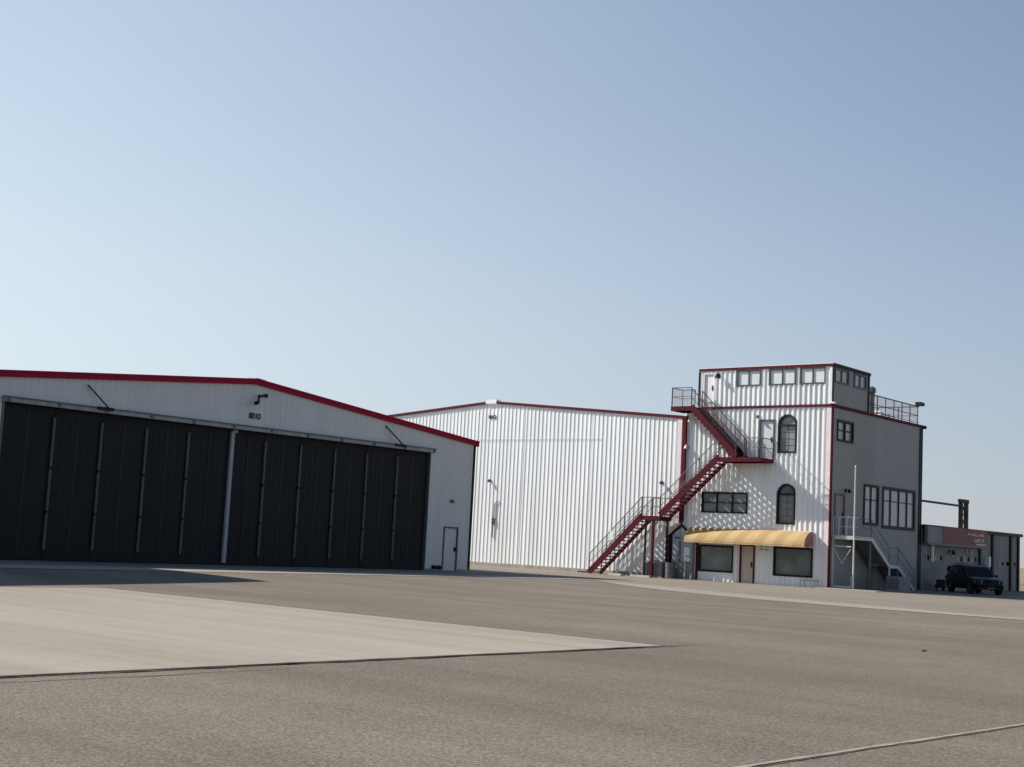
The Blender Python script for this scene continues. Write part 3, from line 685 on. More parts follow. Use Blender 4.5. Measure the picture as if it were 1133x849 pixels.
# ================================================================== RED STAIRCASE
stc = thing('outdoor_staircase', (-14.5, -.7, 0), 'dark red steel outdoor staircase zigzagging up the white front of the tower', 'staircase')
VN, VF = -1.42, -.32          # near and wall side of the flights (sy)
def railing(pts, y, parent, name='railing', step=.10, h=1.05, cross=False, mat_top='rail_grey'):
    """pts: list of (x, z) along the stair at plane y"""
    t = MB(); b = MB()
    for (x0, z0), (x1, z1) in zip(pts, pts[1:]):
        L = math.hypot(x1 - x0, z1 - z0); n = max(1, round(abs(x1 - x0) / 1.25))
        for zz, rad in ((h, .026), (h * .52, .016)): t.tube([(x0, y, z0 + zz), (x1, y, z1 + zz)], rad, 6)
        for k in range(n + 1):
            q = k / n; t.tube([(x0 + (x1 - x0) * q, y, z0 + (z1 - z0) * q - .1), (x0 + (x1 - x0) * q, y, z0 + (z1 - z0) * q + h)], .024, 6)
        m = int(abs(x1 - x0) / step)
        for k in range(m):
            q = (k + .5) / m; b.tube([(x0 + (x1 - x0) * q, y, z0 + (z1 - z0) * q + .06), (x0 + (x1 - x0) * q, y, z0 + (z1 - z0) * q + h)], .008, 4, False)
    o = t.build(name, M[mat_top], parent); b.build('balusters', M['rail_red'], o); return o
def end_rail(x, y0, y1, z, parent, h=1.05):
    t = MB(); b = MB()
    for zz, rad in ((h, .026), (h * .52, .016)): t.tube([(x, y0, z + zz), (x, y1, z + zz)], rad, 6)
    for y in (y0, y1): t.tube([(x, y, z - .1), (x, y, z + h)], .024, 6)
    y = y0 + .1
    while y < y1: b.tube([(x, y, z + .06), (x, y, z + h)], .008, 4, False); y += .12
    o = t.build('railing', M['rail_grey'], parent); b.build('balusters', M['rail_red'], o)
def flight(x0, z0, x1, z1, n, closed=False):
    s_ = MB(); s_.bar((x0, VN, z0 + .06), (x1, VN, z1 + .06), .06, .34); fo_ = s_.build('flight', M['red'], stc)
    s_ = MB(); s_.bar((x0, VF, z0 + .02), (x1, VF, z1 + .02), .06, .30 if closed else .22); s_.build('wall_stringer', M['red'], fo_)
    dx = (x1 - x0) / n; dz = (z1 - z0) / n; sgn = 1 if dx > 0 else -1
    for k in range(n):
        t = MB(); cx = x0 + dx * (k + .5); z = z0 + dz * (k + .62)
        t.box(cx - .135, cx + .135, VN + .04, VF - .04, z - .055, z)
        if closed: t.box(cx + sgn * .10, cx + sgn * .135, VN + .04, VF - .04, z - abs(dz) + .0, z - .055)
        t.build('tread', M['red'], fo_)
    return fo_
flight(-14.38, .0, -10.82, 3.40, 18); flight(-9.66, 3.44, -5.98, 6.72, 17); flight(-4.92, 6.74, -7.85, 9.52, 14, True)
def landing(x0, x1, z, y0=VN - .03, y1=VF + .08, th=.05, beam=.22):
    d = MB(); d.box(x0, x1, y0 + .07, y1 - .07, z - th, z); o = d.build('landing', M['red'], stc)
    b = MB(); b.box(x0, x1, y0, y0 + .068, z - beam, z + .02); b.box(x0, x1, y1 - .068, y1, z - beam, z + .02); b.box(x0, x0 + .06, y0 + .07, y1 - .07, z - beam, z - th - .002); b.box(x1 - .06, x1, y0 + .07, y1 - .07, z - beam, z - th - .002)
    b.build('edge_beam', M['red'], o); return o
landing(-10.9, -9.62, 3.42); landing(-6.0, -3.36, 6.74, y1=-.06); landing(-9.18, -7.83, 9.60, y1=-.12, beam=.24)
railing([(-14.38, .1), (-10.88, 3.46)], VN, stc); railing([(-10.88, 3.44), (-9.66, 3.44)], VN, stc); railing([(-9.66, 3.46), (-6.0, 6.76)], VN, stc)
railing([(-14.3, .2), (-10.88, 3.46)], VF, stc); railing([(-10.88, 3.44), (-9.66, 3.44)], VF, stc); railing([(-9.66, 3.5), (-6.0, 6.76)], VF, stc)
railing([(-4.4, 6.76), (-3.40, 6.76)], VN, stc); end_rail(-3.40, VN + .02, -.1, 6.76, stc)
railing([(-4.92, 6.76), (-7.85, 9.54)], VN, stc); railing([(-4.92, 6.76), (-7.85, 9.54)], VF, stc)
railing([(-9.14, 9.62), (-7.85, 9.62)], VN, stc); end_rail(-9.14, VN + .02, VF, 9.62, stc); railing([(-9.14, 9.62), (-8.3, 9.62)], VF, stc)
for (x, y, m, r_, z0, z1) in ((-10.6, VN + .05, 'black', .045, 0, 3.2), (-10.1, VN + .05, 'red', .06, 0, 3.2), (-9.78, VF - .1, 'red', .045, 0, 3.2), (-9.0, VN + .1, 'red', .06, 6.0, 9.36), (-3.5, VF - .02, 'red', .045, 6.0, 6.5)):
    if z0 > 0: continue
    p = MB(); p.box(x - r_, x + r_, y - r_, y + r_, z0, z1); p.box(x - r_ * 2, x + r_ * 2, y - r_ * 2, y + r_ * 2, 0, .03); p.build('post', M[m], stc)
nt = thing('notice_board', (-12.85, VN - .06, 2.2), 'small white notice on the lower railing of the red staircase', 'notice')
nb_ = MB(); nb_.box(-12.97, -12.73, VN - .06, VN - .035, 1.98, 2.5); nb_.build('board', M['white_gloss'], nt)
nb_ = MB(); nb_.box(-12.95, -12.75, VN - .034, VN - .02, 2.05, 2.08); nb_.box(-12.95, -12.75, VN - .034, VN - .02, 2.38, 2.41); nb_.build('clip', M['galv'], nt)

# ================================================================== things under and beside the red stairs
t = thing('condenser_unit', (-10.2, -.9, 0), 'low grey air conditioning condenser under the red stair landing', 'air conditioner')
b = MB(); b.box(-10.85, -9.55, -1.25, -.55, .06, .92); b.build('casing', M['ac_grey'], t)
b = MB(); b.box(-10.9, -9.5, -1.3, -.5, 0, .06); b.build('base', M['concrete_pad'], t)
b = MB()
for k in range(9): b.box(-10.8, -9.6, -1.275, -1.252, .14 + k * .08, .17 + k * .08)
b.build('grille', M['galv_dark'], t)
b = MB(); b.tube([(-10.2, -.9, .921), (-10.2, -.9, .97)], .28, 16); b.build('fan_guard', M['galv_dark'], t)
t = thing('drum', (-9.15, -.95, 0), 'dark steel drum beside the grey condenser and black downpipe', 'drum')
b = MB(); b.tube([(-9.15, -.95, .0), (-9.15, -.95, .03), (-9.15, -.95, .3), (-9.15, -.95, .32), (-9.15, -.95, .6), (-9.15, -.95, .62), (-9.15, -.95, .88)], [.26, .28, .27, .285, .27, .285, .28], 18); b.build('body', M['galv_dark'], t)
b = MB(); b.tube([(-9.15, -.95, .881), (-9.15, -.95, .905)], .265, 18); b.build('lid', M['black'], t)
t = thing('electrical_cabinet', (-8.62, -.2, 0), 'blue grey electrical cabinet with white meter boxes beside the end of the yellow awning', 'electrical cabinet')
b = MB(); b.box(-9.42, -8.12, -.34, -.05, .95, 2.42); b.build('cabinet_body', M['cabinet_blue'], t)
b = MB(); b.box(-9.4, -8.14, -.30, -.06, 0, .948); b.build('lower_panel', M['side_panel'], t)
b = MB(); b.box(-8.6, -8.24, -.42, -.342, 1.32, 1.78); b.build('meter_box', M['cabinet_white'], t)
b = MB(); b.box(-8.6, -8.24, -.42, -.342, 1.0, 1.22); b.build('meter_box', M['cabinet_white'], t)
b = MB(); b.box(-8.98, -8.88, -.40, -.342, .96, 2.1); b.box(-9.3, -8.9, -.37, -.342, 2.24, 2.34); b.build('conduit', M['galv_dark'], t)
b = MB(); b.box(-9.3, -9.12, -.40, -.342, 1.35, 1.62); b.build('switch_box', M['galv'], t)
b = MB(); b.tube([(-8.55, -.36, 0), (-8.55, -.36, .95)], .045, 8); b.build('riser_pipe', M['galv'], t)
for (x, y, l, w, nm) in ((-12.1, -2.0, .9, .3, 'short pale concrete kerb block at the foot of the red stairs'), (-10.3, -2.15, 1.3, .22, 'long low concrete kerb block before the grey condenser')):
    k = MB(); k.prism([(y - w / 2, .0), (y + w / 2, .0), (y + w * .38, .11), (y - w * .38, .11)], 0, x - l / 2, x + l / 2); o = k.build('kerb_block', M['concrete_pad'], base=(x, y, 0)); props(o, nm, 'kerb block')
k = MB(); k.prism([(-.75, 0), (-.3, 0), (-.34, .10), (-.7, .10)], 0, -15.7, -15.0); o = k.build('rubber_ramp', M['tyre'], base=(-15.35, -.5, 0)); props(o, 'small black rubber ramp against the white hangar wall', 'ramp')
t = thing('bench', (-.75, -.55, 0), 'low wire bench under a shop window by the tower corner', 'bench')
b = MB()
for z in (.36, .40): b.tube([(-1.25, -.75, z), (-.35, -.75, z)], .015, 6); b.tube([(-1.25, -.35, z), (-.35, -.35, z)], .015, 6)
for k in range(10): b.tube([(-1.22 + k * .095, -.75, .405), (-1.22 + k * .095, -.35, .405)], .012, 5)
b.build('seat', M['rail_grey'], t)
for x in (-1.2, -.4):
    for (ya, yb) in ((-.75, -.78), (-.35, -.32)):
        b = MB(); b.tube([(x, ya, .37), (x, yb, 0)], .016, 6); b.build('leg', M['rail_grey'], t)

# ================================================================== GREY STEEL STAIR ON THE SHADED SIDE
gs = thing('side_staircase', (.7, 4.0, 0), 'grey steel staircase with a platform on the shaded side of the tower', 'staircase')
GX0, GX1, GZ = .06, 1.25, 2.76
b = MB(); b.box(GX0, GX1, .32, 2.5, GZ - .04, GZ); b.build('platform', M['galv_dark'], gs)
b = MB(); b.box(GX0, GX1, .24, .318, GZ - .16, GZ + .03); b.box(GX1 - .07, GX1, .32, 2.5, GZ - .16, GZ + .03) ; b.build('platform_edge', M['galv'], gs)
def gflight(y0, z0, y1, z1, n):
    b = MB(); b.bar((GX1 - .035, y0, z0 - .06), (GX1 - .035, y1, z1 - .06), .07, .20); f_ = b.build('flight', M['galv'], gs)
    b = MB(); b.bar((GX0 + .035, y0, z0 - .10), (GX0 + .035, y1, z1 - .10), .07, .26); b.build('wall_stringer', M['galv_dark'], f_)
    for k in range(n):
        q = (k + .5) / n; b = MB(); y = y0 + (y1 - y0) * q; z = z0 + (z1 - z0) * q - .05
        b.box(GX0 + .075, GX1 - .075, y - .14, y + .14, z - .03, z); b.box(GX0 + .075, GX1 - .075, y - .14, y - .12, z - .03 - .01, z + .16); b.build('tread', M['galv_dark'], f_)
gflight(2.5, GZ, 4.8, 1.36, 8); gflight(5.95, 1.34, 8.2, .06, 7)
b = MB(); b.box(GX0, GX1 - .075, 4.8, 5.95, 1.28, 1.32); b.build('landing', M['galv_dark'], gs)
b = MB(); b.box(GX1 - .07, GX1, 4.8, 5.95, 1.20, 1.36); b.build('landing_edge', M['galv'], gs)
for (x, y, z1, m) in ((GX0 + .03, .28, GZ - .17, 'galv'), (GX1 - .05, 2.4, GZ - .17, 'galv_dark'), (GX1 - .04, 4.85, 1.2, 'galv'), (GX0 + .05, 4.85, 1.27, 'galv_dark'), (GX1 - .04, 5.9, 1.2, 'galv_dark')):
    b = MB(); b.box(x - .04, x + .04, y - .04, y + .04, 0, z1); b.box(x - .09, x + .09, y - .09, y + .09, 0, .02); b.build('post', M[m], gs)
b = MB(); b.box(GX0 + .07, GX1 - .12, .25, .31, .10, .18); b.bar((GX0 + .1, .28, 2.1), (.62, .28, 1.35), .03, .03); b.bar((.62, .28, 1.35), (GX1 - .15, .28, 2.1), .03, .03); b.box(GX0 + .07, GX1 - .12, .25, .31, 2.2, 2.26); b.build('cross_brace', M['galv'], gs)
rl = MB()
for z, r_ in ((1.0, .026), (.5, .018)): rl.tube([(GX0 + .05, .28, GZ + z), (GX1 - .04, .28, GZ + z), (GX1 - .04, 1.0, GZ + z)], r_, 6)
for x in (GX0 + .05, GX0 + .35, .85, GX1 - .04): rl.tube([(x, .28, GZ), (x, .28, GZ + 1.0)], .022, 6)
rlo = rl.build('railing', M['galv'], gs)
rl = MB()
for z, r_ in ((.95, .018), (.5, .012)): rl.tube([(GX1 - .04, 1.0, GZ + z), (GX1 - .04, 2.5, GZ + z), (GX1 - .04, 4.8, 1.36 + z), (GX1 - .04, 5.95, 1.36 + z), (GX1 - .04, 8.2, .1 + z)], r_, 6)
for (y, z) in ((2.5, GZ), (4.8, 1.36), (5.95, 1.36), (8.15, .1)): rl.tube([(GX1 - .04, y, z), (GX1 - .04, y, z + .95)], .016, 6)
rl.build('railing', M['rail_grey'], gs)
b = MB(); b.box(.02, .05, .45, 1.75, 2.95, 3.9); 
t = thing('pole', (1.40, .02, 0), 'tall thin white pole standing beside the grey side staircase', 'pole')
b = MB(); b.tube([(1.40, .02, 0), (1.40, .02, 6.4)], [.048, .036], 10); b.build('shaft', M['pole_grey'], t)
b = MB(); b.tube([(1.40, .02, 6.401), (1.40, .02, 6.45)], [.055, .02], 10); b.build('cap', M['white_gloss'], t)
t = thing('standpipe', (1.24, .22, 0), 'short faded pink standpipe at the foot of the white pole', 'standpipe')
b = MB(); b.tube([(1.24, .22, 0), (1.24, .22, .05), (1.24, .22, .06), (1.24, .22, .5), (1.24, .22, .54), (1.24, .22, .68), (1.24, .22, .74)], [.13, .13, .08, .08, .11, .10, .03], 12); b.build('body', M['pinkish'], t)
b = MB(); b.tube([(1.36, .15, .46), (1.12, .29, .46)], .05, 8); b.build('outlet', M['pinkish'], t)
t = thing('condenser_unit', (1.0, 5.4, 0), 'grey condenser box under the lower landing of the side staircase', 'air conditioner')
b = MB(); b.box(1.32, 2.1, 4.2, 5.6, .05, .78); b.build('casing', M['ac_grey'], t)
b = MB(); b.box(1.28, 2.14, 4.15, 5.65, 0, .05); b.build('base', M['concrete_pad'], t)
b = MB()
for k in range(7): b.box(1.36, 2.06, 4.175, 4.198, .14 + k * .08, .17 + k * .08)
b.build('grille', M['galv_dark'], t)
b = MB(); b.box(-.3, 3.1, -.9, .18, .005, .055); o = b.build('concrete_pad', M['concrete_pad'], base=(1.4, -.4, 0)); props(o, 'low concrete pad under the white pole at the tower corner', 'concrete pad')

# ================================================================== LOW WORKSHOP BEHIND
ws = thing('workshop', (0, 12.0, 0), 'low grey workshop with a faded red sign board and small garage windows behind the tower', 'building')
WY0, WY1, WZ = 11.95, 28.3, 3.74; WX = -.02
sw_ = mk_side(WX)
wo = [(12.6, 15.3, 1.74, 2.12), (17.35, 20.9, 1.74, 2.16), (24.6, 28.0, 1.62, 1.98)]
ribbed(sw_, WY0, WY1, WZ, 0, [(w[0] + .0, w[1], w[2], w[3]) for w in wo], h=.02).build('front_wall', M['shop_panel'], ws)
ribbed(mk_back(WY1), WX - 18, WX, WZ).build('side_wall', M['shop_panel'], ws)
ribbed(mk_left(WX - 18), WY0, WY1, WZ).build('rear_wall', M['shop_panel'], ws); ribbed(mk_front(WY0), WX - 18, WX, WZ).build('side_wall', M['shop_panel'], ws)
b = MB(); b.box(WX - 18, WX + .1, WY0, WY1 + .3, WZ, WZ + .10); b.build('roof', M['galv_dark'], ws)
b = MB(); b.box(WX + .1, WX + .22, WY0, WY1 + .35, WZ - .08, WZ + .12); b.build('roof_trim', M['black'], ws)
for y in (21.2, 23.4, 26.75, 28.22):
    b = MB(); b.box(WX + .02, WX + .12, y - .13, y + .13, 0, WZ - .082); b.build('wall_post', M['black'], ws)
for (a0, a1, z0, z1) in wo:
    n = 3 if a0 > 15 else 2; wd = (a1 - a0) / n
    for k in range(n):
        f = MB(); y0 = a0 + k * wd; y1 = y0 + wd
        mbox(f, sw_, y0 + .0, y0 + .14, -.06, .035, z0, z1); mbox(f, sw_, y1 - .14, y1, -.06, .035, z0, z1); mbox(f, sw_, y0 + .14, y1 - .14, -.06, .035, z1 - .05, z1); mbox(f, sw_, y0 + .14, y1 - .14, -.06, .035, z0, z0 + .05)
        w_ = f.build('window', M['shop_panel'], ws)
        g = MB(); mbox(g, sw_, y0 + .142, y1 - .142, -.055, -.04, z0 + .052, z1 - .052); g.build('pane', M['glass_black'], w_)
        g = MB(); mbox(g, sw_, y0 + .142, y0 + .142 + wd * .16, -.039, -.02, z0 + .052, z1 - .052); g.build('blind', M['glass_side'], w_)
b = MB(); b.box(WX + .22, WX + .42, 14.2, 21.5, 2.80, WZ + .08); sg = b.build('sign_board', M['sign_red'], ws, 'faded red sign board with worn cream lettering')
b = MB(); b.box(WX + .22, WX + .40, WY0 + .05, 14.2, 2.80, WZ + .02); b.build('fascia', M['shop_panel'], ws)
b = MB(); b.box(WX + .10, WX + .46, WY0 + .05, 21.6, 2.68, 2.80); b.build('fascia_rail', M['galv_dark'], ws)
b = MB(); random.seed(11)
for (z0, h, y0, y1, ww) in ((3.42, .16, 18.2, 20.9, .24), (3.02, .30, 19.3, 20.9, .3), ):
    y = y0
    while y < y1:
        w = random.uniform(ww * .6, ww); hh = h * random.uniform(.7, 1)
        b.box(WX + .42, WX + .43, y, y + w * .35, z0, z0 + hh); b.box(WX + .42, WX + .431, y + w * .36, y + w, z0 + hh * random.choice((0, .4, .75)), z0 + hh * random.choice((.25, 1)) + .02); y += w + random.uniform(.05, .12)
b.box(WX + .42, WX + .435, 19.6, 21.3, 2.86, 2.95); b.build('worn_lettering', M['sign_cream'], sg)
wall_lamp(ws, sw_, 16.2, 2.35, s=1.3, m=M['black']); wall_lamp(ws, sw_, 19.0, 2.45, s=1.1, m=M['galv'])
b = MB(); mbox(b, sw_, 22.15, 22.5, .0, .30, 1.55, 2.2); b.build('wall_box', M['cabinet_white'], ws)
b = MB(); b.tube([(WX + .1, 13.4, 1.7), (WX + .1, 13.4, 2.7)], .11, 10); b.build('vent_pipe', M['galv'], ws)
# steel gantry standing above the workshop roof
ga = thing('steel_gantry', (-.9, 20.0, WZ + .1), 'black steel gantry frame with a long beam above the workshop roof', 'gantry')
for yy in (20.15, 21.05):
    b = MB(); b.box(-1.0, -.8, yy, yy + .3, WZ + .1, 5.62); b.build('column', M['black'], ga)
b = MB(); b.box(-1.02, -.78, 20.1, 21.4, 5.55, 5.78); b.box(-.97, -.83, 20.45, 21.05, 4.75, 4.86); b.bar((-.9, 20.45, 5.5), (-.9, 21.05, 4.9), .06, .08); b.bar((-.9, 20.45, 4.0), (-.9, 21.05, 4.7), .05, .07); b.build('bracing', M['black'], ga)
b = MB(); b.box(-.99, -.81, 11.9, 20.15, 5.28, 5.40); b.build('beam', M['black'], ga)
# clutter by the workshop wall
t = thing('fan', (.75, 14.6, 0), 'black pedestal fan standing at the workshop wall behind the black car', 'fan')
b = MB(); b.tube([(.75, 14.6, .06), (.75, 14.6, 1.2)], .03, 8); b.tube([(.75, 14.6, 0), (.75, 14.6, .06)], [.24, .1], 12); b.build('stand', M['black'], t)
b = MB(); b.tube([(.70, 14.5, 1.3), (.80, 14.7, 1.3)], .2, 14); b.build('guard', M['black'], t)
t = thing('tool_cart', (.7, 13.8, 0), 'low dark tool cart on the shaded ground by the workshop wall', 'cart')
b = MB(); b.box(.35, 1.0, 13.2, 14.3, .16, .36); b.box(.40, .95, 13.3, 13.9, .36, .66); b.build('tray', M['dirt_dark'], t)
for (x, y) in ((.45, 13.3), (.9, 13.3), (.45, 14.2), (.9, 14.2)):
    b = MB(); b.tube([(x - .03, y, .08), (x + .03, y, .08)], .08, 10); b.build('wheel', M['tyre'], t)

# stone lying on the asphalt
def stone(x, y, s, label):
    me = MB(); rng = random.Random(int(x * 10)); N1, N2 = 7, 10; vs = []
    for i in range(N1 + 1):
        for j in range(N2):
            t = math.pi * i / N1; p = 2 * math.pi * j / N2; r = s * (1 + rng.uniform(-.14, .14))
            vs.append((x + r * 1.35 * math.sin(t) * math.cos(p), y + r * math.sin(t) * math.sin(p), .45 * s + r * .55 * math.cos(t)))
    me.add(vs, [(i * N2 + j, i * N2 + (j + 1) % N2, (i + 1) * N2 + (j + 1) % N2, (i + 1) * N2 + j) for i in range(N1) for j in range(N2)])
    o = me.build('stone', M['stone'], base=(x, y, 0), smooth=True); props(o, label, 'stone')
stone(23.15, -42.86, .036, 'small dark stone lying alone on the open asphalt before the tower')

# ================================================================== CAR
def car():
    bx, by = 3.38, 11.55; head = math.atan2(-.72, .69)
    t = thing('parked_suv', (bx, by, 0), 'black sport utility vehicle parked in the shade before the low workshop', 'car', rot=head)
    # local frame: +x forward, +y left
    # stations: x, [ (half width, z) from sill to roof centre ]
    Lh = 2.2
    st_ = [  # x, zlow, zbelt, ztop, w_low, w_belt, w_top
        (-2.20, .48, .95, 1.00, .70, .74, .70), (-2.12, .36, 1.02, 1.12, .80, .83, .78), (-1.98, .32, 1.04, 1.55, .86, .87, .62),
        (-1.70, .30, 1.05, 1.70, .88, .90, .66), (-1.0, .29, 1.05, 1.74, .89, .91, .68), (-.2, .29, 1.04, 1.74, .89, .91, .68),
        (.35, .29, 1.03, 1.68, .89, .91, .67), (.62, .29, 1.03, 1.48, .89, .91, .68), (.98, .29, 1.03, 1.08, .89, .91, .72), (1.3, .30, .98, 1.05, .88, .89, .66),
        (1.80, .32, .90, .98, .86, .86, .60), (2.08, .36, .80, .88, .80, .80, .55), (2.2, .46, .70, .76, .68, .70, .5)]
    b = MB(); rings = []
    for (x, zl, zb, zt, wl_, wb, wt) in st_:
        half = [(0, zl), (wl_ * .92, zl), (wl_, zl + .10), (wb, (zl + zb) / 2 + .05), (wb * .985, zb), ((wb * .97 + wt) / 2 if zt - zb > .2 else wb * .93, zb + (zt - zb) * .55), (wt, zt - .045 * (1 if zt - zb > .2 else .3)), (wt * .85, zt), (0, zt + .015)]
        ring = [(x, y, z) for (y, z) in half] + [(x, -y, z) for (y, z) in reversed(half[1:-1])]
        rings.append(ring)
    n = len(rings[0]); vs = [p for r in rings for p in r]
    fs = [(i * n + j, i * n + (j + 1) % n, (i + 1) * n + (j + 1) % n, (i + 1) * n + j) for i in range(len(rings) - 1) for j in range(n)]
    fs += [tuple(range(n - 1, -1, -1)), tuple((len(rings) - 1) * n + j for j in range(n))]
    b.add(vs, fs); body = local_build(b, 'body', M['car_paint'], t, smooth=True)
    def lerp_ring(x, j):
        for i in range(len(st_) - 1):
            if st_[i][0] <= x <= st_[i + 1][0]:
                q = (x - st_[i][0]) / (st_[i + 1][0] - st_[i][0]); p0, p1 = rings[i][j], rings[i + 1][j]
                return tuple(p0[k] * (1 - q) + p1[k] * q for k in range(3))
    for sgn in (1, -1):                      # side windows
        for (x0, x1) in ((-1.85, -1.15), (-1.08, -.28), (-.20, .58)):
            g = MB(); a = []
            for x in (x0, (x0 + x1) / 2, x1):
                for j in (4, 5, 6):
                    p = lerp_ring(x, j); q = lerp_ring(x, 6)
                    zz = p[2] + (.05 if j == 4 else -.05 if j == 6 else 0)
                    a.append((p[0], sgn * (p[1] + .012), zz))
            g.add(a, [(0, 1, 4, 3), (1, 2, 5, 4), (3, 4, 7, 6), (4, 5, 8, 7)]); local_build(g, 'side_window', M['glass_black'], t)
        for x in (-.95, -.05):
            h = MB(); h.box(x, x + .2, sgn * .905, sgn * .94, .93, .97); local_build(h, 'door_handle', M['galv_dark'], t)
        m_ = MB(); m_.box(.55, .72, sgn * .92, sgn * 1.08, 1.02, 1.20); local_build(m_, 'mirror', M['black'], t)
        l = MB(); l.add([(2.0, sgn * .82, .66), (2.215, sgn * .50, .66), (2.18, sgn * .46, .84), (1.9, sgn * .845, .86)], [(0, 1, 2, 3)]); l.add([(2.02, sgn * .835, .66), (2.235, sgn * .50, .66), (2.2, sgn * .46, .84), (1.92, sgn * .86, .86)], [(0, 1, 2, 3)]); local_build(l, 'headlight', M['lamp_glass'], t)
        l = MB(); l.box(-2.19, -2.05, sgn * .70, sgn * .85, .80, 1.0); local_build(l, 'tail_light', M['red'], t)
        rl_ = MB(); rl_.tube([(-1.7, sgn * .60, 1.76), (-1.5, sgn * .60, 1.82), (.1, sgn * .60, 1.82), (.3, sgn * .60, 1.74)], .022, 6); local_build(rl_, 'roof_rail', M['galv_dark'], t)
    g = MB(); g.add([(.50, .60, 1.58), (.50, -.60, 1.58), (1.0, -.72, 1.09), (1.0, .72, 1.09)], [(0, 1, 2, 3)]); g.add([(.515, .60, 1.6), (.515, -.60, 1.6), (1.02, -.72, 1.11), (1.02, .72, 1.11)], [(3, 2, 1, 0)]); local_build(g, 'windshield', M['glass_black'], t)
    g = MB(); g.add([(-2.02, .58, 1.48), (-2.02, -.58, 1.48), (-2.15, -.70, 1.1), (-2.15, .70, 1.1)], [(0, 1, 2, 3)]); local_build(g, 'rear_window', M['glass_black'], t)
    g = MB(); g.box(2.19, 2.23, -.42, .42, .50, .68); local_build(g, 'grille', M['black'], t)
    g = MB(); g.box(2.0, 2.26, -.72, .72, .34, .46); local_build(g, 'bumper', M['black'], t)
    g = MB(); g.box(2.262, 2.27, -.2, .2, .37, .45); local_build(g, 'number_plate', M['galv_dark'], t)
    for (x, y) in ((1.38, .80), (1.38, -.80), (-1.35, .80), (-1.35, -.80)):
        w = MB(); s = 1 if y > 0 else -1
        w.tube([(x, y - .11 * s, .34), (x, y - .09 * s, .34), (x, y + .09 * s, .34), (x, y + .12 * s, .34)], [.30, .34, .34, .31], 22); wo_ = local_build(w, 'wheel', M['tyre'], t)
        r_ = MB(); r_.tube([(x, y + .121 * s, .34), (x, y + .135 * s, .34)], [.21, .19], 16); local_build(r_, 'rim', M['rim'], wo_)
    t.scale = (1, 1, .92)
    return t
car()

# ================================================================== LIGHT, SKY, CAMERA
PHI, RAT = R(69.7), .80
EL = math.atan(RAT * math.sin(PHI))
sd_ = (-Y) * math.cos(PHI) + (-X) * math.sin(PHI)             # horizontal direction towards the sun
sunv = sd_ * math.cos(EL) + Z * math.sin(EL)
sl_ = bpy.data.lights.new('sun', 'SUN'); sl_.energy = 5.0; sl_.angle = R(.53); sl_.color = (1, .95, .88)
so = bpy.data.objects.new('sun', sl_); COL.objects.link(so); so.location = (-60, 40, 60)
so.rotation_euler = sunv.to_track_quat('Z', 'Y').to_euler()
w = bpy.data.worlds.new('World'); scene.world = w; w.use_nodes = True
nt_ = w.node_tree; bg = nt_.nodes['Background']
sky = nt_.nodes.new('ShaderNodeTexSky'); sky.sky_type = 'NISHITA'; sky.sun_disc = False
sky.sun_elevation = EL; sky.sun_rotation = math.atan2(sunv.x, sunv.y)
sky.air_density = 1.0; sky.dust_density = 0.3; sky.ozone_density = 1.0; sky.altitude = 0
SKY = .082
bg.inputs[1].default_value = SKY
# dusty desert air: the sky pales towards the horizon
ln = nt_.links; tcw = nt_.nodes.new('ShaderNodeTexCoord'); sep = nt_.nodes.new('ShaderNodeSeparateXYZ'); ln.new(tcw.outputs['Generated'], sep.inputs[0])
def mth(op, a, b=None, clamp=False):
    n = nt_.nodes.new('ShaderNodeMath'); n.operation = op; n.use_clamp = clamp
    for k, v in enumerate((a, b)):
        if v is None: continue
        if isinstance(v, (int, float)): n.inputs[k].default_value = v
        else: ln.new(v, n.inputs[k])
    return n.outputs[0]
dt = nt_.nodes.new('ShaderNodeVectorMath'); dt.operation = 'DOT_PRODUCT'; ln.new(tcw.outputs['Generated'], dt.inputs[0]); dt.inputs[1].default_value = sunv
near_sun = dt.outputs['Value']; zz = sep.outputs[2]
low = mth('EXPONENT', mth('MULTIPLY', mth('POWER', mth('DIVIDE', mth('MAXIMUM', zz, 0.0), .241), 2.0), -1.0))
veil = mth('ADD', mth('MULTIPLY', low, .607), mth('ADD', mth('MULTIPLY', mth('MAXIMUM', near_sun, 0.0), .50), .103))
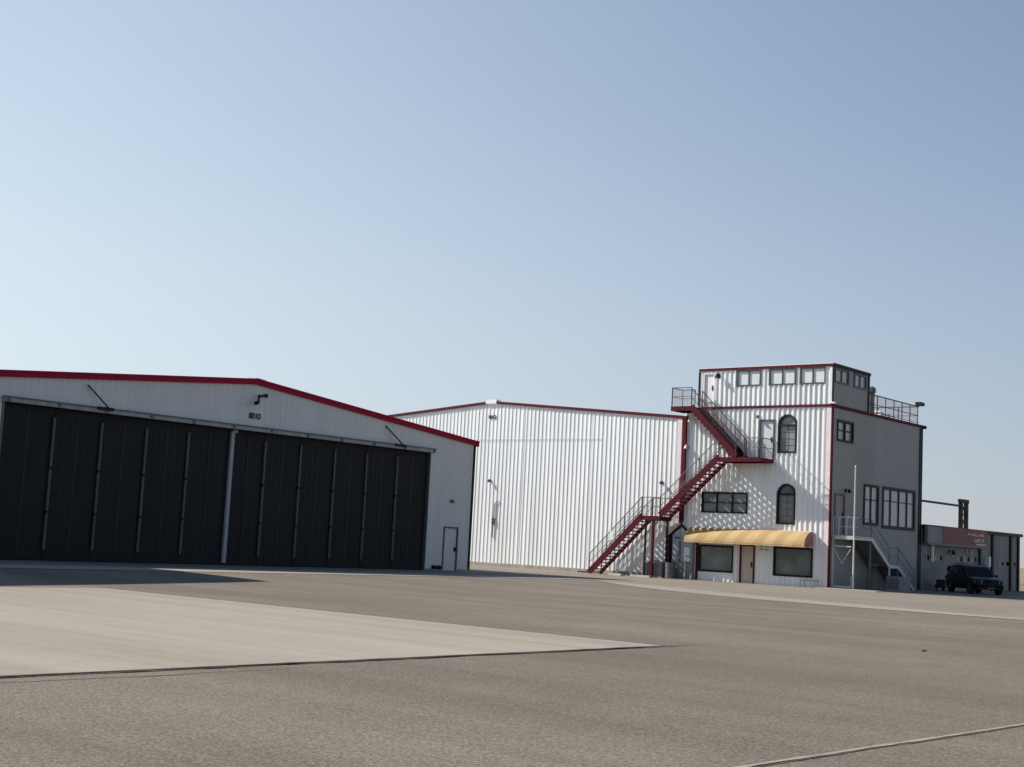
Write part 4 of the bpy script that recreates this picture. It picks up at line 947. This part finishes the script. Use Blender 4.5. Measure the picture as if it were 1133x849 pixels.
fade = nt_.nodes.new('ShaderNodeMapRange'); fade.interpolation_type = 'SMOOTHSTEP'; ln.new(zz, fade.inputs[0]); fade.inputs[1].default_value = .38; fade.inputs[2].default_value = .62; fade.inputs[3].default_value = 1; fade.inputs[4].default_value = 0
veil = mth('MINIMUM', mth('MULTIPLY', veil, fade.outputs[0]), .97)
hz = nt_.nodes.new('ShaderNodeMix'); hz.data_type = 'RGBA'; ln.new(mth('DIVIDE', mth('MAXIMUM', near_sun, 0.0), .65, True), hz.inputs[0])
K_ = 1 / SKY / 2 ** .45
hz.inputs[6].default_value = (.438 * K_, .482 * K_, .600 * K_, 1); hz.inputs[7].default_value = (.765 * K_, .865 * K_, .930 * K_, 1)
mxs = nt_.nodes.new('ShaderNodeMix'); mxs.data_type = 'RGBA'
hs_ = nt_.nodes.new('ShaderNodeHueSaturation'); hs_.inputs['Saturation'].default_value = 1.10; ln.new(sky.outputs[0], hs_.inputs['Color'])
ln.new(veil, mxs.inputs[0]); ln.new(hs_.outputs[0], mxs.inputs[6]); ln.new(hz.outputs[2], mxs.inputs[7]); ln.new(mxs.outputs[2], bg.inputs[0])

cam = bpy.data.cameras.new('camera'); cam.sensor_width = 36; cam.lens = 36 * 1542.668 / 1133; cam.clip_end = 20000; cam.clip_start = .1
co_ = bpy.data.objects.new('camera', cam); COL.objects.link(co_)
pit, rol = R(6.45865), R(2.94361)
F = Vector((0, math.cos(pit), math.sin(pit))); U = Vector((0, -math.sin(pit), math.cos(pit))); Rr = Vector((1, 0, 0))
R2_ = Rr * math.cos(rol) + U * math.sin(rol); U2_ = -Rr * math.sin(rol) + U * math.cos(rol)
co_.matrix_world = Matrix(((R2_.x, U2_.x, -F.x, 0), (R2_.y, U2_.y, -F.y, 0), (R2_.z, U2_.z, -F.z, 1.6), (0, 0, 0, 1)))
scene.camera = co_
scene.render.engine = 'CYCLES'
vs_ = scene.view_settings; vs_.view_transform = 'Standard'; vs_.look = 'None'; vs_.exposure = 0.45; vs_.gamma = 1; vs_.use_curve_mapping = False
